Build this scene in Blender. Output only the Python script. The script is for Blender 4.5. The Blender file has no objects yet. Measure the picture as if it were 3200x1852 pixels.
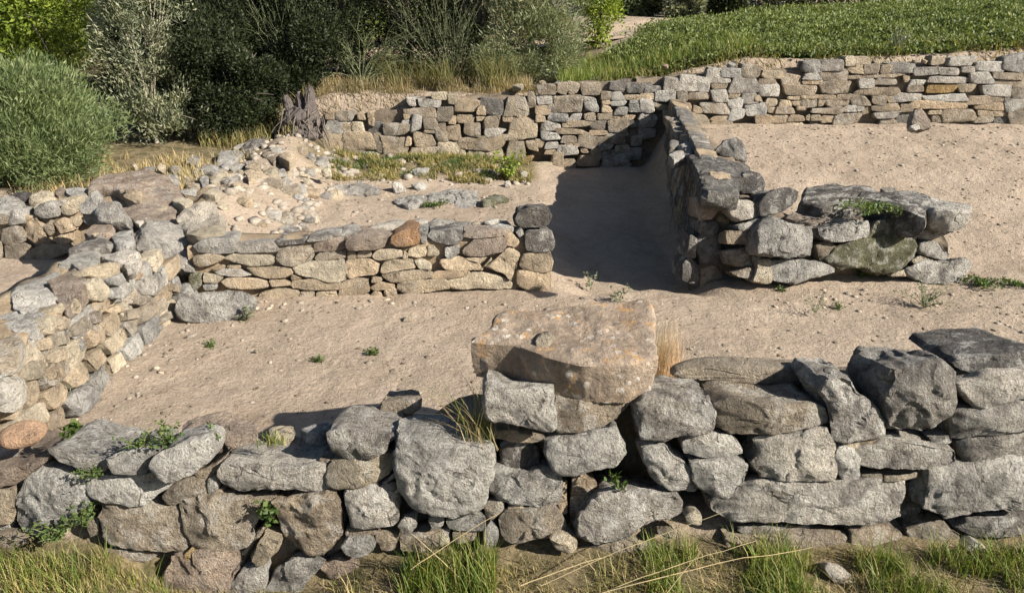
import bpy, math, random
import numpy as np
from mathutils import Vector, noise, Matrix
random.seed(7); rng = np.random.default_rng(7)
sc = bpy.context.scene
COL = sc.collection
R = math.radians

# ------------------------------------------------------------------ camera
CAMZ, PITCH, FPX = 2.6, R(22), 2511.5          # focal length in pixels of a 3200 px wide picture
CAM = Vector((0, 0, CAMZ))
cam = bpy.data.cameras.new('camera'); camo = bpy.data.objects.new('camera', cam); COL.objects.link(camo)
camo.location = CAM; camo.rotation_euler = (R(90) - PITCH, 0, 0)
cam.sensor_fit = 'HORIZONTAL'; cam.sensor_width = 36; cam.lens = 36 * FPX / 3200; cam.clip_end = 3000; cam.clip_start = .05
sc.camera = camo
FW = Vector((0, math.cos(PITCH), -math.sin(PITCH))); UP = Vector((0, math.sin(PITCH), math.cos(PITCH)))
OFF = dict(A=(0, 1152), B=(1000, 1152), C=(2000, 1152), D=(0, 500), E=(1000, 500), F=(2000, 500), G=(0, 0), H=(800, 0), I=(2000, 0))
def nat(crop, x, y):
    if crop == 'S': return x * 3200 / 2519, y * 3200 / 2519
    o = OFF[crop]; return o[0] + x * .4802, o[1] + y * .4802
def ray(nx, ny): return FW + Vector((1, 0, 0)) * ((nx - 1600) / FPX) + UP * ((926 - ny) / FPX)
def hit(nx, ny, P0, N):
    d = ray(nx, ny); return CAM + d * (N.dot(P0 - CAM) / N.dot(d))
def onz(crop, x, y, z=0.0): return hit(*nat(crop, x, y), Vector((0, 0, z)), Vector((0, 0, 1)))

# ------------------------------------------------------------------ objects
def tag(o, label=None, cat=None, group=None, kind=None):
    if label: o['label'] = label
    if cat: o['category'] = cat
    if group: o['group'] = group
    if kind: o['kind'] = kind
    return o
def thing(name, label, cat, loc, group=None):
    o = bpy.data.objects.new(name, None); COL.objects.link(o); o.location = loc; o.empty_display_size = .1
    return tag(o, label, cat, group)
def link(name, verts, faces, mat, parent=None, smooth=True, centre=True, attrs=None, sharp=None):
    v = np.asarray(verts, dtype=np.float64)
    c = np.array([(v[:, 0].min() + v[:, 0].max()) / 2, (v[:, 1].min() + v[:, 1].max()) / 2, v[:, 2].min()]) if centre else np.zeros(3)
    me = bpy.data.meshes.new(name)
    if isinstance(faces, np.ndarray):
        nf, k = faces.shape
        me.vertices.add(len(v)); me.vertices.foreach_set('co', (v - c).ravel())
        me.loops.add(nf * k); me.loops.foreach_set('vertex_index', faces.ravel().astype(np.int32))
        me.polygons.add(nf); me.polygons.foreach_set('loop_start', np.arange(0, nf * k, k, dtype=np.int32))
        me.update(calc_edges=True); me.validate()
    else:
        me.from_pydata([tuple(p) for p in (v - c)], [], faces); me.update()
    if smooth:
        me.polygons.foreach_set('use_smooth', [True] * len(me.polygons))
        if sharp: me.set_sharp_from_angle(angle=sharp)
    if attrs:
        for k2, a in attrs.items():
            at = me.attributes.new(k2, 'FLOAT', 'POINT'); at.data.foreach_set('value', np.asarray(a, dtype=np.float32))
    me.materials.append(mat)
    o = bpy.data.objects.new(name, me); COL.objects.link(o)
    if parent is not None:
        o.parent = parent; o.location = Vector(c) - parent.location if parent.parent is None else Vector(c) - parent.location - parent.parent.location
    else: o.location = c
    return o

# ------------------------------------------------------------------ materials
class NT:
    def __init__(s, name):
        s.m = bpy.data.materials.new(name); s.m.use_nodes = True; s.t = s.m.node_tree; s.t.nodes.clear()
        s.out = s.n('ShaderNodeOutputMaterial')
    def n(s, typ, ins=None, **kw):
        nd = s.t.nodes.new(typ)
        for k, v in kw.items(): setattr(nd, k, v)
        for k, v in (ins or {}).items(): s.set(nd, k, v)
        return nd
    def set(s, nd, k, v):
        i = nd.inputs[k]
        if hasattr(v, 'is_output'): s.t.links.new(v, i)
        else: i.default_value = v
    def noise(s, vec, scale, detail=4, rough=.55, dist=0):
        return s.n('ShaderNodeTexNoise', {'Vector': vec, 'Scale': scale, 'Detail': detail, 'Roughness': rough, 'Distortion': dist}).outputs['Fac']
    def ramp(s, f, a, b):
        return s.n('ShaderNodeMapRange', {'Value': f, 'From Min': a, 'From Max': b}).outputs['Result']
    def math(s, op, a, b): return s.n('ShaderNodeMath', {0: a, 1: b}, operation=op).outputs[0]
    def mix(s, f, a, b, mode='MIX'):
        nd = s.n('ShaderNodeMix', data_type='RGBA', blend_type=mode, clamp_factor=True)
        s.set(nd, 0, f); s.set(nd, 6, a); s.set(nd, 7, b); return nd.outputs[2]
    def done(s, col, rough=.9, bump=None, bstr=.5, bdist=.02, spec=.15, trans=None):
        p = s.n('ShaderNodeBsdfPrincipled', {'Base Color': col, 'Roughness': rough, 'Specular IOR Level': spec})
        if bump is not None:
            b = s.n('ShaderNodeBump', {'Height': bump, 'Strength': bstr, 'Distance': bdist}); s.set(p, 'Normal', b.outputs[0])
        sh = p.outputs[0]
        if trans is not None:
            tr = s.n('ShaderNodeBsdfTranslucent', {'Color': trans}); mx = s.n('ShaderNodeMixShader', {0: .3, 1: sh, 2: tr.outputs[0]}); sh = mx.outputs[0]
        s.t.links.new(sh, s.out.inputs['Surface']); return s.m
def v4(c, k=1): return (c[0] * k, c[1] * k, c[2] * k, 1)

def stone_material(name, fine=1.0, bstr=.7, lich=1.0, speck=1.0):
    t = NT(name)
    tc = t.n('ShaderNodeTexCoord').outputs['Object']; oi = t.n('ShaderNodeObjectInfo')
    off = t.n('ShaderNodeVectorMath', {0: tc, 1: t.n('ShaderNodeVectorMath', {0: oi.outputs['Random'], 1: (37, 91, 53)}, operation='MULTIPLY').outputs[0]}, operation='ADD').outputs[0]
    off = t.n('ShaderNodeVectorMath', {0: off, 'Scale': t.math('ADD', .72, t.math('MULTIPLY', oi.outputs['Random'], .65))}, operation='SCALE').outputs[0]
    col = oi.outputs['Color']; al = oi.outputs['Alpha']
    n1 = t.noise(off, 3.2 * fine, 6, .6, .4); n2 = t.noise(off, 22 * fine, 8, .7); n3 = t.noise(off, 8 * fine, 8, .68, .6); n4 = t.noise(off, 70 * fine, 5, .7); n5 = t.noise(off, 5.3 * fine, 7, .7, 1.)
    vo = t.n('ShaderNodeTexVoronoi', {'Vector': off, 'Scale': 34 * fine}, feature='F1').outputs['Distance']
    c = t.mix(t.ramp(n1, .36, .66), t.mix(1., col, (.60, .60, .61, 1), 'MULTIPLY'), t.mix(1., col, (1.15, 1.13, 1.10, 1), 'MULTIPLY'))
    c = t.mix(t.math('MULTIPLY', t.ramp(n5, .56, .72), .45), c, (.30, .245, .175, 1))                      # brown staining
    c = t.mix(t.math('MULTIPLY', t.math('MULTIPLY', t.ramp(n3, .50, .58), .8 * lich), al), c, (.64, .62, .575, 1))      # pale crust lichen
    c = t.mix(t.math('MULTIPLY', t.math('MULTIPLY', t.ramp(n3, .46, .37), .72 * lich), al), c, (.075, .07, .066, 1))    # dark crust lichen
    c = t.mix(t.math('MULTIPLY', t.math('MULTIPLY', t.ramp(vo, .22, .12), t.ramp(n1, .45, .6)), t.math('MULTIPLY', al, .8 * lich)), c, (.70, .68, .63, 1))
    wv = t.mix(.22, off, t.n('ShaderNodeTexNoise', {'Vector': off, 'Scale': 6. * fine, 'Detail': 5.}).outputs['Color'])
    ck = t.n('ShaderNodeTexVoronoi', {'Vector': wv, 'Scale': 6.5 * fine}, feature='DISTANCE_TO_EDGE').outputs['Distance']
    ckm = t.math('MULTIPLY', t.ramp(ck, .045, .008), t.ramp(n5, .50, .60))
    c = t.mix(t.math('MULTIPLY', ckm, .6 * speck), c, (.06, .052, .045, 1))
    k_ = 1 - .40 * speck
    c = t.mix(t.ramp(n2, .3, .72), t.mix(1., c, (k_, k_ * .985, k_ * .97, 1), 'MULTIPLY'), t.mix(1., c, (1 + .2 * speck, 1 + .2 * speck, 1 + .18 * speck, 1), 'MULTIPLY'))
    c = t.mix(t.math('MULTIPLY', t.ramp(n4, .46, .33), .7 * speck), c, (.05, .045, .04, 1))
    n6 = t.noise(off, 45 * fine, 6, .75); pit = t.ramp(n6, .30, .46)
    h = t.math('ADD', t.math('MULTIPLY', n2, .8), t.math('MULTIPLY', n4, .75)); h = t.math('ADD', h, t.math('MULTIPLY', n3, .6)); h = t.math('SUBTRACT', h, t.math('MULTIPLY', ckm, .35)); h = t.math('ADD', h, t.math('MULTIPLY', pit, .22))
    c = t.mix(t.math('MULTIPLY', t.math('SUBTRACT', 1., pit), .42 * speck), c, (.07, .064, .058, 1))
    return t.done(c, .95, h, min(1., bstr + .1), .08 / fine, .08)
M_STONE = stone_material('rough_lichen_stone', .95, .9, 1.0, .85)
M_STONE_MID = stone_material('dressed_field_stone', 1.0, .8, .75, .6)
M_STONE_FAR = stone_material('weathered_wall_stone', .8, .9, .8, .5)

def slab_material():
    t = NT('rusty_lichen_slab'); tc = t.n('ShaderNodeTexCoord').outputs['Object']
    n1 = t.noise(tc, 4, 8, .65, .5); n2 = t.noise(tc, 20, 8, .7); n3 = t.noise(tc, 11, 9, .7, .4); n4 = t.noise(tc, 60, 5, .7)
    vo = t.n('ShaderNodeTexVoronoi', {'Vector': t.mix(.06, tc, t.n('ShaderNodeTexNoise', {'Vector': tc, 'Scale': 14.}).outputs['Color']), 'Scale': 17.}).outputs['Distance']
    c = t.mix(t.ramp(n1, .38, .64), (.22, .165, .12, 1), (.37, .295, .225, 1))
    c = t.mix(t.math('MULTIPLY', t.ramp(n3, .575, .62), .7), c, (.45, .26, .10, 1))
    c = t.mix(t.math('MULTIPLY', t.ramp(vo, .30, .25), t.math('MULTIPLY', t.ramp(n1, .42, .6), .75)), c, (.70, .65, .58, 1))
    nz = t.n('ShaderNodeSeparateXYZ', {0: t.n('ShaderNodeTexCoord').outputs['Normal']}).outputs[2]
    c = t.mix(t.math('MULTIPLY', t.ramp(n3, .52, .42), .5), c, (.2, .165, .13, 1))
    c = t.mix(t.ramp(n2, .3, .7), t.mix(1., c, (.6, .6, .6, 1), 'MULTIPLY'), t.mix(1., c, (1.15, 1.15, 1.15, 1), 'MULTIPLY'))
    t.t.nodes.remove(nz.node)
    return t.done(c, .95, t.math('ADD', n2, t.math('MULTIPLY', n4, .5)), .9, .025)
M_SLAB = slab_material()

def soil_core(name, c1, c2):
    t = NT(name); tc = t.n('ShaderNodeTexCoord').outputs['Object']
    n1 = t.noise(tc, 6, 8, .65); n2 = t.noise(tc, 45, 6, .7)
    c = t.mix(t.ramp(n1, .35, .65), v4(c1), v4(c2)); c = t.mix(t.ramp(n2, .3, .7), t.mix(1., c, (.6, .6, .6, 1), 'MULTIPLY'), c)
    return t.done(c, .97, t.math('ADD', n1, t.math('MULTIPLY', n2, .4)), .9, .03)
M_CORE_DARK = soil_core('wall_earth_dark', (.13, .105, .08), (.25, .2, .145))
M_CORE_TAN = soil_core('wall_earth_tan', (.24, .18, .12), (.38, .30, .205))
M_CHIP = soil_core('rubble_chip', (.24, .205, .165), (.46, .40, .33))
M_PEB = soil_core('pale_pebble', (.36, .29, .21), (.58, .5, .4))

def ground_material():
    t = NT('sandy_ground'); g = t.n('ShaderNodeNewGeometry'); pos = g.outputs['Position']
    n1 = t.noise(pos, .9, 6, .6, .3); n2 = t.noise(pos, 7, 8, .65, .4); n3 = t.noise(pos, 38, 6, .7); n4 = t.noise(pos, 130, 4, .7); n5 = t.noise(pos, 16, 7, .72, .8)
    st = t.n('ShaderNodeMapping', {'Vector': pos, 'Scale': (9., 26., 10.)}).outputs[0]
    n6 = t.noise(st, 1, 7, .72, .5)
    c = t.mix(t.ramp(n1, .34, .66), (.305, .243, .184, 1), (.395, .322, .252, 1))
    c = t.mix(t.math('MULTIPLY', t.ramp(n2, .42, .68), .6), c, (.43, .35, .27, 1))
    c = t.mix(t.math('MULTIPLY', t.ramp(t.noise(pos, 2.1, 7, .68, .8), .45, .30), .55), c, (.25, .185, .13, 1))
    c = t.mix(t.math('MULTIPLY', t.ramp(n5, .43, .31), .55), c, (.19, .14, .10, 1))
    c = t.mix(t.math('MULTIPLY', t.ramp(n6, .37, .27), .8), c, (.13, .10, .07, 1))
    c = t.mix(t.ramp(n3, .3, .7), t.mix(1., c, (.80, .79, .78, 1), 'MULTIPLY'), t.mix(1., c, (1.1, 1.1, 1.1, 1), 'MULTIPLY'))
    c = t.mix(t.math('MULTIPLY', t.ramp(n4, .66, .74), .6), c, (.66, .58, .48, 1))
    c = t.mix(t.math('MULTIPLY', t.ramp(n4, .36, .29), .7), c, (.14, .11, .085, 1))
    def at(nm): return t.n('ShaderNodeAttribute', attribute_name=nm).outputs['Fac']
    gr = t.mix(t.ramp(n2, .38, .62), (.12, .105, .05, 1), (.30, .235, .14, 1)); gr = t.mix(t.math('MULTIPLY', t.ramp(n5, .55, .68), .5), gr, (.38, .3, .19, 1)); gr = t.mix(t.ramp(n3, .3, .7), t.mix(1., gr, (.5, .5, .5, 1), 'MULTIPLY'), gr)
    fi = t.mix(t.ramp(n2, .35, .65), (.045, .09, .018, 1), (.10, .16, .03, 1))
    mg = t.ramp(t.math('ADD', at('grassy'), t.math('MULTIPLY', t.math('SUBTRACT', n2, .5), .9)), .35, .7)
    c = t.mix(mg, c, gr)
    c = t.mix(t.ramp(t.math('ADD', at('field'), t.math('MULTIPLY', t.math('SUBTRACT', n2, .5), .5)), .4, .6), c, fi)
    h = t.math('ADD', t.math('MULTIPLY', n2, 1.), t.math('MULTIPLY', n3, .35)); h = t.math('ADD', h, t.math('MULTIPLY', n5, .6)); h = t.math('ADD', h, t.math('MULTIPLY', n6, .5))
    return t.done(c, .97, h, .9, .055)
M_GROUND = ground_material()

def leaf_material(name, cols, trans=1.0, rough=.55, spec=.3):
    t = NT(name); g = t.n('ShaderNodeNewGeometry'); rnd = g.outputs['Random Per Island']
    cr = t.n('ShaderNodeValToRGB'); t.set(cr, 'Fac', rnd); el = cr.color_ramp.elements
    while len(el) < len(cols): el.new(.5)
    for i, c in enumerate(cols): el[i].position = i / max(1, len(cols) - 1); el[i].color = v4(c)
    n = t.noise(g.outputs['Position'], 3.5, 4, .6)
    c = t.mix(t.ramp(n, .35, .65), t.mix(1., cr.outputs[0], (.68, .72, .7, 1), 'MULTIPLY'), t.mix(1., cr.outputs[0], (1.2, 1.15, 1.05, 1), 'MULTIPLY'))
    return t.done(c, rough, spec=spec, trans=t.mix(1., c, (1.3 * trans, 1.3 * trans, .7 * trans, 1), 'MULTIPLY'))
M_BROOM = leaf_material('broom_leaf', [(.085, .125, .045), (.145, .19, .08), (.23, .26, .14)])
M_BROOM2 = leaf_material('tamarisk_leaf', [(.11, .135, .065), (.18, .205, .11), (.29, .30, .20)])
M_BRIGHT = leaf_material('pine_leaf', [(.09, .14, .02), (.16, .22, .03), (.26, .30, .05)])
M_OLIVE = leaf_material('olive_leaf', [(.10, .12, .06), (.20, .215, .14), (.36, .37, .28)])
M_DARK = leaf_material('shaded_lentisk_leaf', [(.016, .024, .010), (.028, .038, .016), (.052, .066, .028)], .5)  # leaf green taken nearly to black, so the colour carries the thicket's deep shade
M_LIME = leaf_material('lime_leaf', [(.13, .18, .02), (.22, .28, .04), (.28, .33, .06)])
M_FAR = leaf_material('far_leaf', [(.06, .085, .045), (.10, .125, .065), (.15, .17, .10)])
M_CROP = leaf_material('crop_leaf', [(.07, .105, .03), (.13, .165, .05), (.21, .23, .09)])
M_WEED = leaf_material('weed_leaf', [(.045, .085, .02), (.075, .12, .03), (.13, .16, .05)])
M_GREYWEED = leaf_material('grey_weed_leaf', [(.12, .14, .10), (.18, .2, .14), (.25, .25, .18)])
M_GRASS = leaf_material('green_grass', [(.07, .12, .018), (.12, .18, .03), (.19, .22, .05), (.33, .28, .12)])
M_GRASS_MIX = leaf_material('mixed_grass', [(.10, .13, .03), (.20, .19, .06), (.36, .29, .14), (.46, .37, .21)])
M_DRY = leaf_material('dry_grass', [(.30, .23, .11), (.42, .33, .18), (.52, .43, .27)])
M_PINKDRY = leaf_material('pink_dry_grass', [(.42, .29, .20), (.52, .38, .27), (.58, .46, .34)])
M_BANK = leaf_material('brown_bank_grass', [(.15, .125, .06), (.25, .20, .11), (.36, .29, .18)])
M_OLIVEGRASS = leaf_material('olive_grass', [(.08, .095, .03), (.14, .14, .05), (.25, .21, .10)])
M_STRAW = leaf_material('straw', [(.5, .4, .23), (.6, .5, .32)])
def bark(name, c):
    t = NT(name); tc = t.n('ShaderNodeTexCoord').outputs['Object']; n = t.noise(tc, 18, 6, .7, .5)
    return t.done(t.mix(t.ramp(n, .3, .7), v4(c, .55), v4(c, 1.25)), .9, n, .8, .02)
M_BARK = bark('dark_bark', (.13, .11, .09)); M_TWIG = bark('pale_twig', (.33, .30, .23)); M_STUMP = bark('old_stump_wood', (.10, .085, .078)); M_ROOT = bark('hanging_root', (.14, .12, .10)); M_GREENTWIG = bark('green_twig', (.17, .19, .10))

TONE = dict(g=(.42, .40, .37, .8), l=(.59, .56, .51, .8), w=(.64, .60, .53, .35), d=(.22, .205, .19, .65), b=(.43, .365, .285, .5), t=(.56, .455, .33, .22),
            c=(.65, .565, .43, .22), p=(.43, .35, .285, .4), r=(.37, .235, .14, .4), o=(.47, .33, .16, .2), m=(.2, .195, .12, .5), k=(.11, .1, .098, .5))
def colour(o, tone, var=.13):
    c = TONE[tone]; k = 1 + random.uniform(-var, var); w = random.uniform(-.03, .03)
    o.color = (c[0] * k * (1 + w), c[1] * k, c[2] * k * (1 - w), min(1, max(0, c[3] + random.uniform(-.4, .25))))

# ------------------------------------------------------------------ stones
def frame(N):
    N = N.normalized(); U = Vector((0, 0, 1)).cross(N)
    U = Vector((1, 0, 0)) if U.length < .2 else U.normalized()
    V = N.cross(U).normalized(); U = V.cross(N).normalized(); return U, V, N
GROW = 1.07
def outline(p, n, cut=.22):
    p = np.asarray(p, float); p = p.mean(0) + (p - p.mean(0)) * GROW
    for it in range(2):
        q = np.roll(p, -1, 0); c = cut if it == 0 else .25
        p = np.stack([p * (1 - c) + q * c, p * c + q * (1 - c)], 1).reshape(-1, 2)
    q = np.vstack([p, p[:1]]); L = np.r_[0, np.cumsum(np.hypot(*np.diff(q, axis=0).T))]
    s = np.linspace(0, L[-1], n, endpoint=False)
    return np.stack([np.interp(s, L, q[:, 0]), np.interp(s, L, q[:, 1])], 1)
def boxpoly(x0, y0, x1, y1, rnd):
    cx, cy, a, b = (x0 + x1) / 2, (y0 + y1) / 2, (x1 - x0) / 2 * 1.0, (y1 - y0) / 2 * 1.0
    sk = rnd.uniform(-.2, .2); tl = rnd.uniform(-.04, .04); tx, ty = rnd.uniform(-.2, .2), rnd.uniform(-.2, .2); out = []
    cs = [(1, -1), (1, 1), (-1, 1), (-1, -1)]; pull = [rnd.choice([.04, .1, .2, .42]) * rnd.random() for _ in cs]
    for k in range(4):
        (X0, Y0), (X1, Y1) = cs[k], cs[(k + 1) % 4]; p0, p1 = 1 - pull[k], 1 - pull[(k + 1) % 4]
        for f in (0, .34, .67):
            X = X0 * p0 + (X1 * p1 - X0 * p0) * f; Y = Y0 * p0 + (Y1 * p1 - Y0 * p0) * f; g = rnd.uniform(-.04, .09) if f else 0
            X *= 1 + g; Y *= 1 + g; X, Y = X * (1 + tx * Y), Y * (1 + ty * X)
            out.append((cx + a * (X + sk * Y), cy + b * Y + tl * a * X))
    return out
def stone_geo(pts3, N, depth, res, rough=1.0, bulge=1.0, seed=0, edge=.06, cut=.07, chips=5, taper=.12):
    rnd = random.Random(seed); U, V, N = frame(N)
    P0 = sum(pts3, Vector()) / len(pts3)
    p2 = [((p - P0).dot(U), (p - P0).dot(V)) for p in pts3]
    per = sum(math.dist(p2[i], p2[i - 1]) for i in range(len(p2)))
    xs, ys = zip(*p2); bw, bh = max(xs) - min(xs), max(ys) - min(ys); size = min(bw, bh); big = max(bw, bh)
    n = int(min(130, max(16, per / res))); o = outline(p2, n, cut)
    A2 = np.sum(o[:, 0] * np.roll(o[:, 1], -1) - np.roll(o[:, 0], -1) * o[:, 1])
    if A2 < 0: o = o[::-1].copy(); A2 = -A2
    cr = o[:, 0] * np.roll(o[:, 1], -1) - np.roll(o[:, 0], -1) * o[:, 1]
    cen = np.array([np.sum((o[:, 0] + np.roll(o[:, 0], -1)) * cr), np.sum((o[:, 1] + np.roll(o[:, 1], -1)) * cr)]) / (3 * A2)
    r = min(edge * size, .5 * depth) * rnd.uniform(.5, 1.2)
    nf = int(min(26, max(4, size / 2 / res)))
    S = list(np.linspace(0, 1, nf + 1)[1:] * .91) + [.945, .975, 1.]
    pl = [(rnd.uniform(.0, .07), rnd.uniform(-.25, .25), rnd.uniform(-.25, .25)) for _ in range(4)]
    def H(x, y, s):
        X, Y = (x - cen[0]), (y - cen[1])
        h = min(a * size + (gx * X + gy * Y) * bulge for a, gx, gy in pl)
        h = max(-.35 * size, h) * .75 + .05 * size * bulge * (1 - s * s)
        if s > .91: h -= r * (1 - math.sqrt(max(0, 1 - ((s - .91) / .09) ** 2)))
        return h
    verts, faces = [], []
    def add(x, y, w): verts.append(P0 + U * x + V * y + N * w)
    add(cen[0], cen[1], H(cen[0], cen[1], 0))
    rings = []
    for s in S:
        rings.append(len(verts))
        for q in o:
            x, y = cen + (q - cen) * s; add(x, y, H(x, y, s))
    ns = max(3, min(12, int(depth / (res * 1.6))))
    for k in range(1, ns + 1):
        rings.append(len(verts)); f = k / ns; s = 1 - taper * f * f + (.012 * math.sin(3 * f))
        for q in o:
            x, y = cen + (q - cen) * s; h0 = H(*q, 1.); add(x, y, h0 * (1 - f) - depth * f - r * .2 * (1 - f))
    for i in range(n): faces.append((0, 1 + i, 1 + (i + 1) % n))
    for a, b in zip(rings[:-1], rings[1:]):
        for i in range(n): j = (i + 1) % n; faces.append((a + i, b + i, b + j, a + j))
    faces.append(tuple(rings[-1] + i for i in reversed(range(n))))
    # flat fracture faces cut off the corners
    v = np.array([tuple(p) for p in verts]); Bm = np.array([tuple(U), tuple(V), tuple(N)]); hw = min(depth, size) / 2
    cc = np.array(tuple(P0 + U * cen[0] + V * cen[1] - N * hw)); hx = np.array([bw / 2, bh / 2, hw]); q = (v - cc) @ Bm.T / hx
    for k in range(chips):
        d = np.array([rnd.gauss(0, .8), rnd.gauss(0, .8), rnd.uniform(.25, 1.3)]); d /= np.linalg.norm(d)
        if abs(d[2]) > .93: continue
        t = q @ d; h = t.max() * rnd.uniform(.91, .99); m = t > h; q[m] -= np.outer((t[m] - h) * .95, d)
    v = (q * hx) @ Bm + cc
    # displacement along approximate normals
    nr = np.zeros_like(v)
    for f in faces[:-1]:
        c = np.cross(v[f[1]] - v[f[0]], v[f[-1]] - v[f[0]]); nr[list(f)] += c
    nr /= np.linalg.norm(nr, axis=1)[:, None] + 1e-9
    sv = Vector((rnd.uniform(-50, 50), rnd.uniform(-50, 50), rnd.uniform(-50, 50)))
    k1 = 1.7 / max(.05, min(big, size * 1.8)); a1 = .045 * size * rough; a2 = min(.016, .045 * size) * rough; a3 = min(.007, .02 * size) * rough
    f2 = 9 if size > .15 else 22; hi = res < .03
    for i in range(len(v)):
        p = Vector(v[i]); d = noise.noise((p + sv) * k1) * a1
        d += (noise.fractal((p + sv) * f2, 1., 2., 4) * a2)
        if hi:
            t_ = noise.noise((p + sv) * 4.2) * 2.6 + noise.noise((p + sv) * 11) * .5; fl = math.floor(t_); fr = (t_ - fl - .8) / .2
            d += (fl + (fr * fr * (3 - 2 * fr) if fr > 0 else 0)) * min(.013, .045 * size) * rough
            d += (noise.ridged_multi_fractal((p + sv) * 13, .9, 2.1, 4, 1., 2.) - 1.0) * -a3 * .55
            d += (noise.noise((p + sv) * 55)) * a3 * .5
        v[i] += nr[i] * d
    return v, faces
def stone(name, crop, poly, plane, depth, off, mat, parent, tone, res=.02, rough=1., bulge=1., seed=None, edge=.06, cut=.07, chips=5):
    P0, N = plane; N = N.normalized(); P = P0 + N * off
    pts = [hit(*nat(crop, x, y), P, N) for x, y in poly]
    v, f = stone_geo(pts, N, depth, res, rough, bulge, random.random() if seed is None else seed, edge, cut, chips)
    o = link(name, v, f, mat, parent, sharp=.5); colour(o, tone); return o
def plane_line(a, b, batter=0.):
    """vertical plane through ground points a-b, facing the camera side, leaning back by batter (metres per metre)"""
    a, b = Vector((*a, 0)), Vector((*b, 0)); d = (b - a).normalized(); n = Vector((d.y, -d.x, 0))
    return (a, (n + Vector((0, 0, batter))).normalized())
def parse(txt):
    for ln in txt.strip().splitlines():
        h, ps = ln.split('|'); h = h.split()
        yield h[0], h[1], [float(a) for a in h[2:]], [tuple(map(float, q.split(','))) for q in ps.split()]
def build(txt, plane, mat, parent, res, depth=.25, jit=.012, rough=1., bulge=1., name='stone'):
    for crop, tone, ex, poly in parse(txt):
        d = ex[0] if len(ex) > 0 and ex[0] > 0 else depth; off = (ex[1] if len(ex) > 1 else 0) + random.uniform(-jit, jit)
        stone(name, crop, poly, plane, d, off, mat, parent, tone, res, rough, bulge)
def core(name, prof, mat, parent, amp=.04, step=.07):
    """lumpy earth core: prof = list of (x_front, y_front, x_back, y_back, z_bottom, z_top) sections along the wall"""
    secs = []
    for a, b in zip(prof[:-1], prof[1:]):
        L = math.dist(a[:2], b[:2]); n = max(1, int(L / step))
        for k in range(n): secs.append([a[i] + (b[i] - a[i]) * k / n for i in range(6)])
    secs.append(list(prof[-1])); V = []; nz, nt = 10, 6
    for x0, y0, x1, y1, zb, zt in secs:
        row = [(x0, y0, zb + (zt - zb) * i / nz) for i in range(nz)] + [(x0 + (x1 - x0) * i / nt, y0 + (y1 - y0) * i / nt, zt) for i in range(nt + 1)] + [(x1, y1, zt + (zb - zt) * i / nz) for i in range(1, nz + 1)]
        for p in row:
            q = Vector(p); V.append(q + Vector((noise.noise(q * 4), noise.noise(q * 4 + Vector((9, 3, 1))), noise.noise(q * 4.3 + Vector((5, 8, 2))))) * amp * 1.6)
    m = 2 * nz + nt + 1; F = []
    for s in range(len(secs) - 1):
        for i in range(m - 1): F.append((s * m + i, s * m + i + 1, (s + 1) * m + i + 1, (s + 1) * m + i))
    F += [tuple(range(m)), tuple(reversed(range((len(secs) - 1) * m, len(secs) * m)))]
    return link(name, V, F, mat, parent)
# ------------------------------------------------------------------ terrain
def sm(a, b, x):
    t = np.clip((x - a) / (b - a), 0, 1); return t * t * (3 - 2 * t)
def terrain(x, y):
    x = np.asarray(x, float); y = np.asarray(y, float)
    z = np.zeros(np.broadcast(x, y).shape)
    left = sm(-2.9, -3.6, x)
    z = z + left * .36 * sm(7.5, 8.2, y)
    z = z + sm(-2.15, -3.2, x) * (1 - left) * .40 * sm(6.6, 8.3, y)
    z = z + (1 - left) * .17 * sm(9.6, 11.2, y) * sm(1.0, -1.0, x)
    ps = sm(.3, .75, x) * sm(1.9, 1.55, x); z = z - .14 * ps * sm(6.45, 6.8, y + .08 * np.sin(x * 4)) * sm(11.6, 8.5, y)
    rt = sm(1.85, 2.3, x); z = z + rt * (.60 * sm(6.6, 11.2, y))
    back = .98 + .48 * sm(.8, 3.5, x) + .30 * sm(4, 9, x) * sm(11.4, 12.2, y) - .55 * sm(-2.6, -3.8, x)
    bk = sm(11.55, 11.8, y); z = z * (1 - bk) + back * bk
    far = sm(13, 22, y); z = z + far * (1.25 - back) * (.6 + .4 * sm(2, 5, x)) * sm(30, 15, x) * bk
    z = z + sm(20, 120, y) * .5 + 26 * sm(110, 420, np.hypot(x, y)) * (1 + .25 * np.sin(x * .013 + 1) + .2 * np.sin(x * .031))
    z = z + sm(3.45, 3.2, y) * np.interp(x, [-2.6, -1.95, -1.7, -.95, -.7, 0, .6, 2.6], [-.04, -.06, -.26, -.26, -.14, -.09, -.05, -.01])
    z = z - .15 * sm(3.1, 2.4, y) - .5 * sm(1.0, -6, y)
    return z
def micro(x, y, z):
    f = 1 - sm(12.5, 14, np.asarray(y, float))
    out = np.array([noise.fractal(Vector((a, b, 0)) * 1.6, 1., 2., 4) * .030 + noise.noise(Vector((a, b, 3)) * 5) * .011 + noise.noise(Vector((a, b, 5)) * 15) * .007 for a, b in zip(x, y)])
    return z + out * f
def axis(lo, hi, step, far, grow=1.22):
    a = list(np.arange(lo, hi + 1e-6, step)); s = step; p = hi
    while p < far[1]: s = min(s * grow, 40); p += s; a.append(p)
    s = step; p = lo; pre = []
    while p > far[0]: s = min(s * grow, 40); p -= s; pre.append(p)
    return np.array(pre[::-1] + a)
X = axis(-4.8, 7.6, .045, (-700, 700)); Y = axis(2.2, 12.4, .045, (-60, 900))
gx, gy = np.meshgrid(X, Y); fx, fy = gx.ravel(), gy.ravel(); fz = micro(fx, fy, terrain(fx, fy))
nx, ny = len(X), len(Y); idx = np.arange(nx * ny).reshape(ny, nx)
quads = np.stack([idx[:-1, :-1], idx[:-1, 1:], idx[1:, 1:], idx[1:, :-1]], -1).reshape(-1, 4)
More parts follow.
